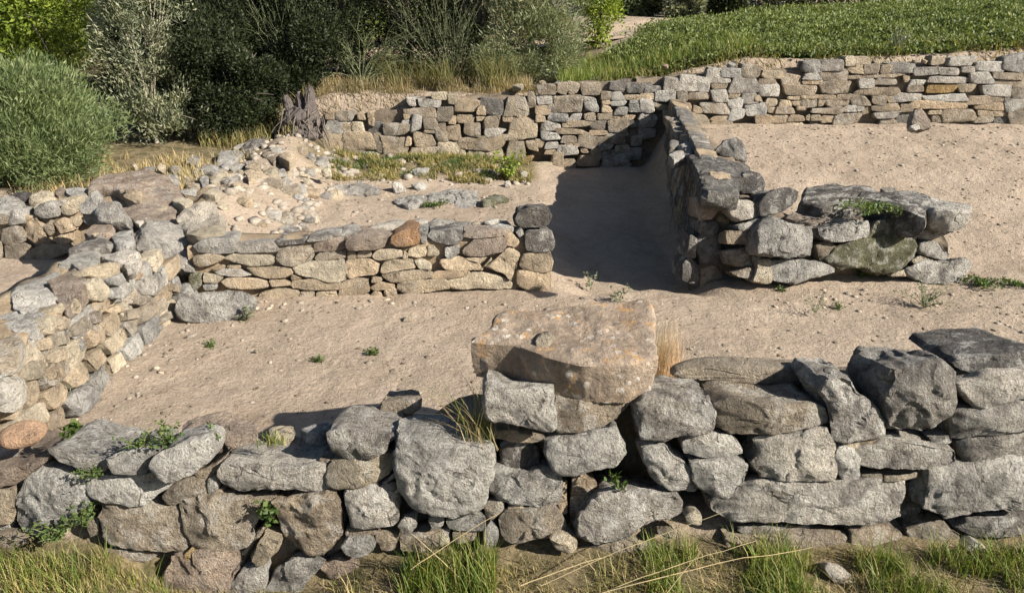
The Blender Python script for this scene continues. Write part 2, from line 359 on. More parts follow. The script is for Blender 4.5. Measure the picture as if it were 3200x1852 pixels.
FE = ([11, 14, 16, 18, 22, 27, 35, 46, 90, 900], [1.0, 1.2, 1.6, 2.9, 5.2, 8.0, 17, 26, 70, 300])
fieldm = sm(11.75, 12.0, fy) * sm(-.4, .5, fx - np.interp(fy, *FE)) + sm(40, 60, fy) * .8
grassm = sm(3.42, 3.2, fy) * .95 + sm(10.0, 10.7, fy) * sm(.6, .2, fx) * sm(-3.3, -2.6, fx) * .75 * (1 - sm(11.5, 11.6, fy)) + sm(-2.9, -3.6, fx) * sm(8.2, 9.0, fy) * .85 + sm(12.2, 13.2, fy) * sm(2, 1, fx) * .9 + .42 * sm(14, 17, fy)
grassm += .45 * np.exp(-((fx - 3.9) / .5) ** 2 - ((fy - 6.6) / .35) ** 2)
g = link('ground', np.stack([fx, fy, fz], 1), quads, M_GROUND, centre=False, attrs=dict(grassy=grassm, field=np.clip(fieldm, 0, 1)))
tag(g, 'sandy courtyard soil with scattered grit', None, None, 'structure')
def gz(x, y): return float(terrain(np.array([x]), np.array([y]))[0])

# dirt track beyond the bank
ctr = [(-7, 16.2), (-2, 17.2), (1.5, 18.8), (3.0, 21.4), (4.6, 23.4), (7.5, 25.4), (13, 27.5)]
V, F = [], []
for i, (x, y) in enumerate(ctr):
    a = Vector(ctr[min(i + 1, len(ctr) - 1)]) - Vector(ctr[max(i - 1, 0)]); nrm = Vector((-a.y, a.x)).normalized()
    for k in range(5):
        q = Vector((x, y)) + nrm * (k - 2) * .62; V.append((q.x, q.y, gz(q.x, q.y) + .03))
    if i: F += [((i - 1) * 5 + k, (i - 1) * 5 + k + 1, i * 5 + k + 1, i * 5 + k) for k in range(4)]
tr = link('dirt_track', V, F, soil_core('track_dirt', (.42, .31, .22), (.56, .44, .33))); tag(tr, 'pale dirt track curving past the field', None, None, 'structure')

# ------------------------------------------------------------------ foreground wall
FWP = plane_line((-2.6, 3.22), (2.6, 3.22), .18)
front = thing('dry_stone_wall', 'long wall of large rough grey blocks nearest the camera, grass along its foot', 'wall', (0, 3.4, 0))
FRONT = """
A g .34|95,830 130,750 200,695 330,690 520,700 560,760 560,900 480,970 400,1040 300,1090 215,1110 130,1080 90,1000
A t .25|-90,780 60,780 90,840 60,1010 -90,1020
A p .5 .02|-110,640 60,650 200,610 290,590 250,640 130,730 40,765 -110,765
A g .42 .02|295,545 380,520 520,580 700,600 730,640 620,690 500,665 380,610
A g .3 .03|715,600 790,550 900,525 1020,530 960,620 940,680 830,700 760,680
A l .26 .07|990,590 1050,530 1180,490 1320,485 1360,530 1330,620 1250,690 1120,725 1030,700 990,640
A l .25 0|575,740 650,705 780,700 930,700 1070,740 1070,770 980,830 930,885 850,885 620,845 575,800
A b .2 -.02|1060,830 1110,770 1200,720 1290,700 1340,740 1350,800 1240,830 1160,860 1090,880
A b .15 -.03|1230,800 1340,770 1365,850 1270,865
A b .2 -.05|1270,690 1450,580 1445,620 1340,730 1290,730
A l .42 .03|1410,690 1450,650 1600,645 1800,645 2060,650 2120,720 2130,790 2050,825 1900,815 1760,790 1640,800 1550,825 1450,780 1415,740
A b .2 -.02|2070,590 2170,600 2110,690 2060,640
A b .25 .0|635,890 720,870 900,890 1090,910 1140,960 1190,1060 1215,1150 1180,1190 960,1180 700,1140 650,1080 630,980
A b .25 .01|1140,880 1230,870 1400,850 1600,840 1740,850 1760,900 1690,970 1610,1060 1640,1100 1560,1190 1400,1200 1270,1180 1210,1060 1200,990
A b .25 .03|1780,880 1950,850 2090,830 2140,800 2200,860 2230,950 2220,1080 2180,1180 2060,1195 1880,1160 1820,1050 1790,960
A t .15 -.01|1570,1190 1650,1080 1740,1000 1755,960 1700,1080 1600,1215
A c .14 .05|1610,1250 1690,1100 1810,1120 1800,1190 1720,1290 1640,1300
A o .1 .02|1195,1210 1240,1170 1275,1230 1210,1285
A p .25 .03|1050,1400 1100,1225 1250,1215 1530,1225 1540,1290 1480,1400 1450,1500 1030,1500
A g .25 .03|1480,1420 1560,1320 1700,1305 1720,1400 1700,1500 1460,1500
A g .25 .02|1740,1420 1800,1310 1950,1250 2090,1290 2010,1360 1950,1450 1710,1500
A g .16 .04|2220,1170 2260,1120 2380,1110 2440,1170 2400,1220 2300,1245 2240,1220
A b .2 -.01|2250,1050 2400,1035 2470,1080 2260,1110
A b .2 .0|670,1180 920,1190 1000,1220 950,1270 700,1240
A b .2 .0|-60,1080 80,1070 200,1120 100,1180 -60,1170
A g .1 -.02|1355,720 1400,700 1410,780 1370,830 1350,790
A t .1 -.02|1375,800 1440,790 1445,835 1390,845
A c .08 .02|940,690 1000,670 1003,715 950,718
A p .2 -.02|2090,1290 2200,1230 2330,1260 2300,1380 2150,1380
A b .2 -.04|560,1000 640,960 640,1080 580,1100
B g .4 .02|45,430 130,405 300,425 490,445 420,500 410,555 220,590 100,585 70,510
B c .25 .03|60,690 80,620 200,590 420,560 460,570 480,640 440,690 370,745 190,770 60,760
B g .1 .0|380,760 490,670 503,700 420,762
B g .12 .0|370,770 480,730 500,760 480,810 400,790
B l .25 .02|160,800 330,750 370,790 490,810 505,870 505,990 470,1015 210,1030 195,960 165,870
B l .38 .06|500,450 600,445 760,500 900,535 1090,555 1100,590 1080,700 1060,790 1065,900 1000,930 850,950 730,950 600,900 540,840 525,700 505,580
B d .2 -.07|1190,530 1250,490 1380,480 1430,520 1440,640 1400,690 1340,710 1240,700 1190,640
B b .25 -.04|1135,410 1290,400 1290,420 1450,430 1470,470 1380,485 1240,480 1150,450
B g .25 .01|1080,720 1110,680 1220,700 1350,715 1420,680 1500,670 1555,740 1560,830 1530,900 1460,910 1330,880 1180,860 1100,820
B l .42 .05|1095,105 1140,110 1260,150 1350,145 1510,130 1520,190 1500,390 1450,400 1280,370 1110,340 1090,240
B b .3 .0|1525,200 1600,185 1760,175 1990,190 2010,250 1960,300 1900,370 1700,410 1570,430 1530,330
B l .25 .03|1475,490 1620,450 1820,390 1920,375 1940,440 1990,530 1930,620 1890,645 1720,670 1560,680 1520,640 1480,560
C g .38 .03|-20,270 60,200 220,185 380,195 450,190 470,280 480,370 430,410 300,430 150,460 30,470 10,400
B t .2 -.05|1640,730 1700,715 1790,770 1800,830 1740,900 1690,1000 1650,1010 1620,900 1640,800
B t .15 -.06|1550,760 1610,740 1605,870 1560,855
B t .15 -.03|1540,880 1610,870 1612,940 1560,955
B g .3 .05|1700,960 1790,870 1870,835 2010,835 2200,850 2300,850 2350,920 2350,990 2250,1030 2100,1040 2000,1110 1850,1130 1700,1120
B b .2 .02|1170,980 1210,930 1330,915 1500,920 1560,970 1600,1050 1540,1080 1450,1100 1250,1150 1180,1090
B c .1 .0|1220,900 1300,880 1335,912 1230,922
B c .12 .06|1510,1110 1580,1085 1660,1120 1665,1170 1610,1210 1550,1180
B b .12 .0|1070,890 1190,870 1190,920 1130,980 1080,990
B g .12 .02|1060,1060 1110,1000 1160,1060 1150,1140 1090,1160
B l .1 .0|700,980 760,960 810,970 800,1020 740,1050
B g .15 .0|820,990 900,950 1040,940 1065,970 1060,1050 900,1055 830,1040
B g .12 .01|500,1030 550,970 620,970 630,1040 560,1080
B b .15 .0|515,1110 650,1070 830,1060 830,1150 700,1200 530,1200
B b .15 .0|860,1070 1020,1065 1010,1120 880,1150
B d .12 .05|1770,1310 1850,1250 1940,1300 1930,1390 1810,1390
B g .1 .04|1640,1290 1720,1280 1750,1360 1680,1380
B g .15 .05|550,1440 620,1400 720,1420 740,1500 550,1500
B g .1 .04|520,1310 600,1280 620,1360 530,1390
B b .2 .0|1680,1180 1900,1140 2150,1150 2200,1230 1950,1270 1720,1240
B b .2 -.02|180,1060 300,1040 330,1090 200,1110
B b .2 -.02|350,1080 430,1050 510,1080 500,1180 400,1200
C b .42 .04|490,350 520,250 640,215 800,235 960,250 1100,225 1210,270 1220,380 1050,410 850,440 650,440 510,400
C g .4 .02|1130,150 1180,70 1300,60 1400,80 1440,150 1540,230 1590,340 1590,440 1400,450 1300,490 1250,460 1230,350 1210,250
C g .4 .05|1600,120 1640,20 1760,-15 1950,-5 2040,60 2045,170 2050,300 1960,380 1850,420 1700,420 1620,370 1610,250
C l .3 .03|2200,240 2080,100 2200,60 2330,20 2560,10 2590,205 2400,220 2260,260
C g .3 .02|2050,310 2100,270 2250,270 2590,200 2590,380 2350,420 2150,470 2070,470
C d .5 .0|2060,-20 2100,-60 2300,-90 2590,-110 2590,0 2330,15 2180,50
C g .3 .0|2110,500 2200,470 2350,430 2590,395 2590,570 2400,590 2170,630 2130,580
C w .3 .03|760,480 900,450 1100,420 1230,395 1250,500 1260,640 1250,720 1160,730 960,740 780,740 720,640 790,560
C l .25 .02|285,490 320,445 420,425 600,460 650,520 670,570 560,570 460,595 300,560
C l .25 .02|10,520 80,490 180,500 240,580 340,640 380,730 360,800 200,790 100,720 50,640
C l .25 .03|340,620 480,600 620,580 700,620 700,690 680,760 560,850 440,810 380,760 350,680
C l .3 .02|510,900 560,870 660,800 820,760 1000,745 1300,750 1550,745 1700,745 1700,830 1660,900 1680,980 1560,1010 1290,1030 1000,1015 850,1010 640,1010 530,960
C l .2 .0|1270,560 1300,515 1400,520 1440,590 1440,700 1400,735 1330,735 1290,660
C c .12 -.01|1270,510 1380,490 1430,480 1400,522 1300,522
C l .25 .02|1440,540 1560,510 1700,480 1850,490 2040,520 2030,600 1900,640 1740,655 1520,655 1450,620
C b .15 -.03|1440,700 1560,675 1590,740 1500,745
C c .15 -.01|1600,700 1810,680 1810,710 1600,740
C t .12 -.03|1430,460 1530,450 1560,490 1440,500
C d .12 -.04|1580,430 1700,430 1690,470 1580,480
C d .12 -.04|1890,450 2030,430 2030,490 1900,490
C l .3 .03|1900,650 2040,640 2200,630 2350,600 2590,575 2590,900 2400,920 2150,940 2000,960 1850,900 1830,830 1880,740
C d .2 -.10|1670,900 1720,750 1880,690 1830,920 1780,1010 1690,980
C b .2 -.02|1760,1060 1830,1010 2000,1020 2100,1080 2100,1150 1900,1210 1800,1180
C g .2 .0|2080,1060 2200,1000 2590,960 2590,1100 2290,1110 2250,1130
C l .1 .04|2120,1170 2200,1140 2270,1180 2240,1220 2150,1220
C b .2 -.03|650,1050 760,1030 1090,1030 1100,1070 900,1080 700,1090
C b .2 -.01|760,1110 1000,1070 1250,1075 1360,1110 1370,1200 1200,1230 900,1190
C b .2 -.02|1380,1060 1650,1020 1740,1120 1790,1220 1600,1240 1400,1210
C b .2 -.02|560,1090 750,1110 800,1180 580,1190
C c .1 .02|290,960 350,930 400,960 400,1020 320,1010
C b .1 .02|120,1080 200,1060 240,1090 200,1112
"""
GROW = 1.11
build(FRONT, FWP, M_STONE, front, .014, jit=.008)
GROW = 1.07
BACKP = plane_line((-2.6, 3.56), (2.6, 3.56), .1)
build("""
B b .2|375,300 400,230 540,215 640,210 640,260 570,330 520,400 370,370
C b .2|240,60 330,20 480,0 750,10 1120,20 1130,120 950,110 700,90 400,90
""", BACKP, M_STONE, front, .016)
build("""
B g .14|585,345 640,340 870,420 860,440 720,440 600,395
""", plane_line((-2.6, 3.36), (2.6, 3.36), .6), M_STONE, front, .016)
# the wall goes on a little beyond both sides of the picture
ov, of = [], []
for xa, xb, top in ((2.64, 3.2, .88), (-3.15, -2.6, .42)):
    z, k = -.03, 0
    while z < top - .08:
        hgt = random.uniform(.15, .24); x = xa + random.uniform(0, .08)
        while x < xb - .08:
            w = random.uniform(.22, .42); Uw, Vw, Nw = frame(FWP[1]); o = Vector((x + w / 2, 3.25 + .18 * (z + hgt / 2), z + hgt / 2)) + Nw * random.uniform(-.04, -.01)
            v, f = stone_geo([o + Uw * a + Vw * b for a, b in boxpoly(-w / 2, -hgt / 2, w / 2, hgt / 2, random.Random(k + 5))], Nw, .34, .02, 1., .8, k + 40); n0 = len(ov); ov += list(v); of += [tuple(i + n0 for i in q) for q in f]; x += w + .01; k += 1
        z += hgt
oo = link('outlying_stones', ov, of, M_STONE, front, sharp=.5); oo['kind'] = 'stuff'; colour(oo, 'g')
zt = lambda z: (Vector((0, 0, z)), Vector((0, 0, 1)))
build("""
A p .12|1180,320 1300,270 1480,255 1660,300 1670,400 1500,430 1250,420 1170,400
A c .09|1720,370 1800,345 1920,360 1930,410 1850,450 1750,430
A g .1|1950,380 2080,330 2200,360 2030,440
A g .1|1000,420 1060,380 1150,400 1100,450
""", zt(.42), M_STONE, front, .016)
core('earth_core', [(-2.85, 3.6, -2.85, 3.85, -.1, .16), (-.9, 3.6, -.9, 3.85, -.1, .2), (-.2, 3.64, -.2, 3.85, -.1, .46), (.6, 3.66, .6, 3.85, -.1, .52), (1.2, 3.68, 1.2, 3.85, -.1, .60), (2.95, 3.7, 2.95, 3.88, -.1, .66)], M_CORE_DARK, front, .03)

slab = thing('stone_slab', 'broad flat slab with rusty lichen lying across the top of the front wall', 'stone slab', onz('E', 1640, 1150, .77))
SLABP = [(1030, 1175), (1130, 1110), (1190, 1015), (1500, 990), (1900, 955), (2110, 942), (2145, 1060), (2150, 1200), (2160, 1290), (2000, 1325), (1720, 1335), (1560, 1300), (1420, 1260), (1280, 1205), (1120, 1190)]
SN = Vector((.02, -.14, 1)).normalized(); SP = hit(*nat('E', 1600, 1160), Vector((0, 0, .945)), Vector((0, 0, 1)))
pp = [hit(*nat('E', *q), SP, SN) for q in SLABP]
v, f = stone_geo(pp, SN, .21, .012, .5, .08, 5, .02, .05, 0, .02)
so = link('slab_block', v, f, M_SLAB, slab, sharp=.5)
pb = stone('pebble', 'E', [(1400, 1170), (1420, 1120), (1500, 1105), (1525, 1140), (1490, 1175)], zt(.975), .06, 0, M_STONE, None, 'c', .01)
tag(pb, 'small cream stone sitting on the rusty lichen slab', 'stone')

# ------------------------------------------------------------------ middle wall
MP = plane_line((-2.75, 6.37), (.36, 6.59), .11)
mid = thing('dry_stone_wall', 'low wall of tan stones crossing the courtyard and ending in a square pillar at the passage', 'wall', (-1.2, 6.7, 0))
MID = """
D g .4|1285,600 1255,560 1310,520 1500,512 1522,560 1518,605 1350,612
D g .4|1522,605 1528,548 1740,532 1788,542 1812,598 1700,604
D d .4|1800,557 1792,522 1900,532 1975,522 1982,547 1880,554
D g .4|1990,522 2080,502 2200,482 2212,492 2100,527 2000,537
D p .3|2043,602 2038,545 2140,513 2228,505 2238,577 2150,593
D t|1250,680 1258,628 1380,608 1452,640 1400,672 1300,702
D c|1453,642 1520,612 1650,612 1780,628 1772,682 1650,692 1530,668
D b|1788,652 1810,588 1880,568 2025,563 2042,600 2032,648 1940,692 1850,692
D t|2050,632 2070,603 2242,588 2248,642 2060,657
D t .1|1375,712 1440,688 1465,700 1400,727
D t .1|1475,690 1560,685 1565,707 1490,707
D l|1395,732 1440,705 1540,708 1642,746 1560,768 1430,752
D t|1640,742 1598,700 1760,698 1880,703 1908,740 1860,768 1740,772
D c .25 .02|1903,700 2020,663 2232,648 2248,700 2248,792 2150,797 2060,772 1930,742
D c|1323,740 1440,750 1452,770 1420,802 1328,797
D t|1436,792 1480,768 1660,773 1722,790 1742,826 1620,842 1480,838
D t .1|1748,780 1880,785 1892,815 1760,827
D t .1|1890,770 1900,745 1965,768 1900,785
D t|1888,832 1910,778 2060,778 2220,800 2213,848 1990,848
D b .15|1943,912 1950,858 2047,850 2042,912
D t .15|2056,907 2058,858 2193,850 2198,912
D t .2|1700,925 1688,870 1800,838 1942,850 1942,905 1880,935
D g .1|1318,812 1412,808 1402,842 1330,852
D g .1|2190,970 2200,920 2260,890 2272,930
D c .1 -.02|2000,930 2190,928 2182,962 2010,952
D m .2|1220,840 1228,750 1302,740 1312,812 1270,852
E t|118,885 145,790 230,768 308,778 323,852 230,884
E p .5|158,583 163,505 240,490 352,490 358,560 340,585
E r .45 .03|458,542 468,490 560,450 640,442 654,510 640,553 500,563
E t .08|362,532 400,508 428,530 380,548
E d .45 .01|698,500 718,465 850,455 932,460 928,512 890,552 830,552 740,532
E g .4|650,490 640,450 702,450 697,542 660,542
E p .45 .01|940,502 940,465 1190,452 1255,450 1190,498 1000,513
E p .25 .02|926,592 1000,518 1192,503 1218,560 1190,602 1050,633 948,633
E t .2|1198,490 1250,473 1303,530 1280,568 1220,568
E g .2|1270,470 1310,448 1333,480 1300,508
E g|813,560 912,553 902,612 840,648 813,628
E t .1|173,648 178,598 228,598 238,642
E t .1|243,642 248,593 332,588 338,633
E c|338,622 370,588 430,583 522,588 533,632 440,653 350,653
E c|568,622 578,578 620,563 692,568 703,622 640,643
E t .1|538,643 548,598 572,608 567,643
E c|698,560 740,553 778,610 740,633 700,622
E t|163,682 180,653 320,643 384,690 373,743 280,758 190,773 168,742
E t|388,722 420,663 480,643 600,648 623,702 520,723 410,738
E c|608,655 680,643 723,690 723,718 650,713
E t|783,660 900,628 1022,668 1063,718 830,723 800,692
E t .1|930,640 1092,633 1030,668
E c .08|1058,698 1110,638 1124,648 1070,703
E t .25 .02|1068,702 1110,668 1190,598 1230,573 1293,610 1288,702 1240,784 1190,742
E t|410,764 410,743 560,723 660,713 733,740 723,768 560,793 470,803
E t|723,778 728,743 780,723 962,723 973,752 840,773
E c|823,792 960,758 1000,728 1150,748 1243,800 1233,833 1150,843 1040,833 880,843
E t .1|333,803 338,763 402,763 408,792
E t .12|323,832 380,798 482,813 483,838 360,853
E t .1|408,882 420,843 492,833 497,888 440,902
E t .1|318,882 360,848 402,868 402,902
E t .2 .01|503,852 508,808 640,783 810,778 843,842 760,853 620,872 560,883
E d .4 .02|1338,562 1333,490 1370,470 1500,468 1523,540 1503,592 1400,603 1350,592
E t .4 .02|1298,692 1318,618 1500,600 1523,660 1503,722 1440,733 1330,718
E t .4 .02|1288,812 1278,740 1320,722 1440,738 1508,738 1503,855 1380,860
E b .1|180,700 200,690 200,710 185,715
E t .2 -.03|1230,800 1285,720 1310,830 1270,860
"""
build(MID, MP, M_STONE_MID, mid, .02, jit=.006, bulge=.35, rough=.8)
build("""
E w .08|320,437 350,408 500,383 560,400 540,425 420,440
E w .08|560,415 600,385 690,380 710,400 640,430
E g .12|700,440 690,400 760,380 900,385 930,440 820,455
E g .08|860,415 930,385 980,390 990,415 920,430
E c .06|985,415 1000,390 1040,392 1045,412
E w .07|1065,405 1100,380 1170,378 1190,410 1110,415
E l .08|1110,430 1180,400 1265,420 1260,440 1160,445
E g .1|130,480 140,430 240,415 265,440 240,470
E p .12|165,500 270,450 450,435 480,470 350,500
""", zt(.53), M_STONE_MID, mid, .022, rough=.7)
core('earth_core', [(-2.75, 6.46, -2.75, 6.8, -.15, .44), (-.6, 6.61, -.6, 6.95, -.15, .48), (.28, 6.68, .28, 7.0, -.15, .46)], M_CORE_TAN, mid, .022)
cap = stone('cap_stone', 'E', [(1270, 400), (1290, 340), (1370, 310), (1470, 315), (1500, 370), (1490, 430), (1420, 447), (1350, 452), (1280, 430)], (MP[0] + Vector((0, .06, 0)), MP[1]), .25, 0, M_STONE, None, 'd', .014, 1.2)
tag(cap, 'dark rounded stone balanced on the square pillar ending the middle wall', 'stone')
bo = stone('boulder', 'D', [(1140, 960), (1150, 900), (1220, 860), (1400, 848), (1560, 858), (1608, 890), (1600, 970), (1540, 1040), (1340, 1066), (1210, 1058), (1150, 1010)], plane_line((-2.6, 5.86), (0, 5.86), .5), .36, 0, M_STONE, None, 'g', .014, .7, 1.2, 3, .45, .2, 3)
tag(bo, 'large rounded grey boulder lying on the soil before the left end of the middle wall', 'boulder')

# ------------------------------------------------------------------ left side wall
WP = (Vector((-2.72, 5, 0)), Vector((1, 0, .22)))
west = thing('dry_stone_wall', 'broad low wall with grey slab top along the left side of the courtyard', 'wall', (-3, 5, 0))
build("""
D c|620,740 640,680 760,668 812,680 800,722 690,772
D c|570,830 580,790 640,758 722,800 748,860 700,922 620,902
D g|700,772 810,728 824,780 780,822 720,802
D t|828,772 840,728 900,713 953,740 900,783
D g .2 .03|905,802 1000,748 1080,728 1113,800 1040,884 960,873
D t|1098,852 1130,798 1172,808 1184,862
D c|358,962 400,928 423,960 400,1003 368,992
D c|448,952 500,878 544,920 522,993 458,993
D c|273,1092 330,1008 384,998 393,1060 372,1134 300,1124
D c|148,1232 210,1166 254,1220 222,1294 148,1294
D t|8,1342 40,1256 103,1256 103,1302 28,1374
D c|128,1392 200,1306 303,1306 314,1402 200,1434
D w .2 .05|-30,1500 40,1400 172,1440 174,1550 100,1640 -30,1620
D g|468,1202 500,1148 574,1158 574,1232 500,1254
D b|578,1002 650,958 683,1042 620,1063
D t|698,972 800,928 824,982 750,1003
D b|788,862 900,818 963,872 920,943 820,933
D b|948,972 1080,888 1103,962 1000,1043
D b|1018,1072 1130,968 1133,1022 1040,1083
D t|228,1192 330,1148 353,1222 260,1234
D b|478,1082 580,998 603,1082 500,1143
D g .1|738,832 800,828 793,892 748,892
D t .12|600,1090 700,1050 720,1110 640,1140
D t .12|330,1260 440,1220 460,1300 350,1320
D t .12|620,940 690,930 690,970 630,980
D b .12|380,1030 460,1010 470,1080 400,1110
D c .12|400,1150 460,1130 470,1190 410,1200
D b .12|840,960 930,950 930,1020 850,1040
D b .12|700,1130 780,1050 800,1110 730,1150
D t .1|320,1360 420,1330 440,1400 340,1430
""", WP, M_STONE_MID, west, .024, .2, .02, bulge=1.)
TOPW = [(.635, """
D l .12|390,680 440,620 570,577 640,610 620,700 560,790 530,730 480,680
D p .12|340,800 370,740 480,690 540,740 560,810 480,880 430,940 360,890
D l .12|150,800 270,770 380,720 340,790 300,840 130,840
"""), (.615, """
D l .12|90,880 150,850 330,850 370,930 300,960 140,980 90,960
D l .12|-30,1010 100,980 300,970 270,1060 200,1160 80,1110 -30,1100
D b .12|-30,1200 100,1120 150,1180 100,1250 -30,1300
D l .12|-40,900 40,850 90,860 90,970 -40,1000
D l .12|630,600 720,580 870,570 900,620 880,680 810,690 790,660 680,640
"""), (.55, """
D d .2|440,580 530,530 660,500 720,540 650,560 560,570
D g .2|720,500 760,460 860,450 860,530 760,555
D p .2|540,470 640,410 720,420 730,460 640,490
D p .2|780,310 900,290 1130,310 1100,380 870,390 820,350
D p .12|600,190 620,140 720,100 950,62 1060,100 1140,170 1250,260 1150,290 1000,300 930,320 820,220 760,190 700,185
D t .2|805,240 830,195 900,205 930,300 870,270
D c .1|930,310 1000,292 1080,300 1070,318 960,320
D c .1|1200,470 1300,430 1440,440 1460,465 1300,490
D c .12|1130,270 1180,235 1250,270 1200,295
D w .05|880,400 960,350 980,360 910,410
D c .05|590,480 640,465 660,480 610,490
""")]
GROW = 1.12
for z, tx in TOPW: build(tx, zt(z), M_STONE_MID, west, .022, jit=.02, rough=.8, bulge=.3)
GROW = 1.07
build("""
D g .5|860,470 900,420 1050,395 1200,410 1225,480 1215,560 1235,680 1130,690 1120,660 1000,695 940,620 880,560
D w .4|1130,370 1200,305 1350,262 1400,290 1418,370 1350,412 1250,452 1212,480
D g .35|500,300 540,240 620,192 655,250 625,350 520,342
D g .3 .05|618,352 680,270 760,270 822,340 810,392 730,403 640,392
""", plane_line((-4, 5.95), (-2, 6.0), 1.3), M_STONE_MID, west, .022, rough=1.2)
core('earth_core', [(-2.89, 3.4, -3.4, 3.4, -.1, .56), (-2.89, 5.0, -3.4, 5.0, -.1, .60), (-2.91, 5.9, -3.4, 5.9, -.1, .56), (-2.95, 6.5, -3.5, 6.5, -.1, .36), (-2.95, 7.3, -3.7, 7.3, -.1, .36)], M_CORE_TAN, west, .04)

z, k = -.02, 0
while z < .46:
    hgt = random.uniform(.11, .17); y = 3.85 + random.uniform(0, .15)
    while y < 6.25:
        w = random.uniform(.13, .34); rnd = random.Random(k + 77); Uw, Vw, Nw = frame(WP[1]); o = Vector((-2.74 - .22 * z, y + w / 2, z + hgt / 2)) + Nw * random.uniform(-.03, .012)
        pts = [o + Uw * a + Vw * b for a, b in boxpoly(-w / 2, -hgt / 2, w / 2, hgt / 2, rnd)]
        v, f = stone_geo(pts, Nw, .15, .024, 1.2, .7, k + 900); colour(link('stone', v, f, M_STONE_MID, west, sharp=.5), random.choice('ttcbgltc')); y += w + random.uniform(.0, .07); k += 1
    z += hgt

# ------------------------------------------------------------------ far left wall
LP = plane_line((-6, 7.36), (-3, 7.42), .12)
lw = thing('dry_stone_wall', 'short wall of brown and grey blocks at the left edge below the round grey-green bush', 'wall', (-4.6, 7.6, 0))
build("""
D g|43,422 48,350 80,318 152,323 154,422 90,434
D b|-30,422 -30,350 40,343 43,422
D g .3|203,352 250,288 330,273 393,320 388,372 290,384
D c .3|393,352 398,288 480,248 524,290 508,348 450,363
D b|3,542 8,448 90,428 143,470 154,532 80,548
D t|143,492 158,418 230,376 284,450 324,553 240,554
D t|338,412 400,368 463,400 488,452 390,488
D t|430,390 500,358 543,400 503,443
D b|18,643 18,558 90,538 182,558 208,620 192,658 100,658
D b|208,653 198,578 250,553 432,553 443,600 330,643 280,673
D t|328,522 380,488 463,478 463,532 400,553
D g|538,402 548,348 622,348 633,402 560,423
D b|270,440 330,390 345,470 320,500
D b .2|-40,540 0,530 5,640 -40,650
""", LP, M_STONE_MID, lw, .024, .25, .015, bulge=.8)
build("""
D l .1|-40,320 -40,240 80,240 150,262 140,290 30,320
D c .12|190,250 260,182 340,202 365,250 300,262
D c .12|370,270 480,222 540,232 490,262 420,285
D c .1|200,300 260,260 360,265 340,290
D k .1|50,230 100,200 200,205 190,235 100,242
D g .1|420,190 520,170 590,180 560,215 450,215
D p .1|340,200 400,170 430,190 380,225
""", zt(.5), M_STONE_MID, lw, .024, rough=1.)
core('earth_core', [(-5.5, 7.5, -5.5, 8.0, -.1, .40), (-4.0, 7.5, -4.0, 8.1, -.1, .44), (-3.2, 7.5, -3.2, 8.1, -.1, .44)], M_CORE_TAN, lw, .04)

# collapsed rubble wall running back to the stump
rub = thing('rubble_wall', 'collapsed rubble wall strewn with small grey stones between the left slabs and the tree stump', 'wall', (-3.1, 9, .3))
RU = """
G d 0|1560,960 1590,900 1680,870 1750,880 1720,930 1640,950 1600,985
G c 0|1620,980 1660,950 1700,960 1690,1000
G g 0|1400,1040 1440,980 1560,950 1570,1000 1480,1040
G g 0|1210,1045 1250,1000 1300,1020 1290,1060
G g 0|1300,1100 1330,1060 1400,1060 1410,1110
G c 0|1020,1100 1040,1065 1075,1075 1070,1115
G g 0|1170,1180 1200,1140 1250,1150 1240,1190
G t 0|1215,1210 1240,1165 1290,1170 1300,1210 1260,1240
G g 0|1290,1150 1340,1130 1360,1170 1310,1185
G c 0|1360,1160 1400,1120 1450,1100 1460,1115 1390,1175
G g 0|1410,1170 1450,1125 1540,1120 1570,1150 1500,1180
G t 0|1605,1140 1660,1110 1670,1145 1620,1170
G c 0|1540,1110 1570,1095 1590,1115 1560,1130
G g 0|1040,1180 1080,1130 1150,1140 1160,1180
G g 0|930,1090 970,1070 1010,1100 970,1115
G t 0|1590,1080 1640,1040 1700,1050 1680,1090
G w 0|860,1075 880,1055 892,1068 875,1080
G c 0|1310,1250 1380,1225 1440,1230 1400,1260
G g 0|1160,1260 1200,1220 1270,1230 1280,1280
G t 0|1490,1200 1560,1175 1580,1190 1520,1210
G b 0|1700,1000 1760,960 1820,1000 1780,1040
G t 0|1800,1010 1850,970 1920,1000 1880,1040
G g 0|1380,1100 1420,1080 1450,1090 1420,1115
G g 0|1250,1110 1300,1085 1320,1110 1280,1140
G g 0|1090,1090 1140,1070 1180,1090 1130,1110
"""
for crop, tone, ex, poly in parse(RU):
    my = sum(p[1] for p in poly) / len(poly); z = .42 + .0 * my
    stone('rubble_stone', crop, poly, zt(z + random.uniform(-.03, .05)), .14, 0, M_STONE_MID, rub, tone, .03, 1.4)
for i in range(72):
    y = random.uniform(7.3, 11.1); x = -2.15 - random.random() * 1.5 - (y - 7.5) * .02; r = random.choice([.05, .06, .07, .09, .11, .14])
    z = gz(x, y); th = random.random() * 6
    pts = [Vector((x + r * random.uniform(.7, 1.2) * math.cos(th + k * 1.047), y + r * random.uniform(.7, 1.1) * math.sin(th + k * 1.047), z + .4 * r)) for k in range(6)]
    v, f = stone_geo(pts, Vector((random.uniform(-.3, .3), -.3, 1)), r * 1.2, .03, 1.5, 1., i)
    colour(link('rubble_stone', v, f, M_STONE_MID, rub), random.choice('ggbttcl'))
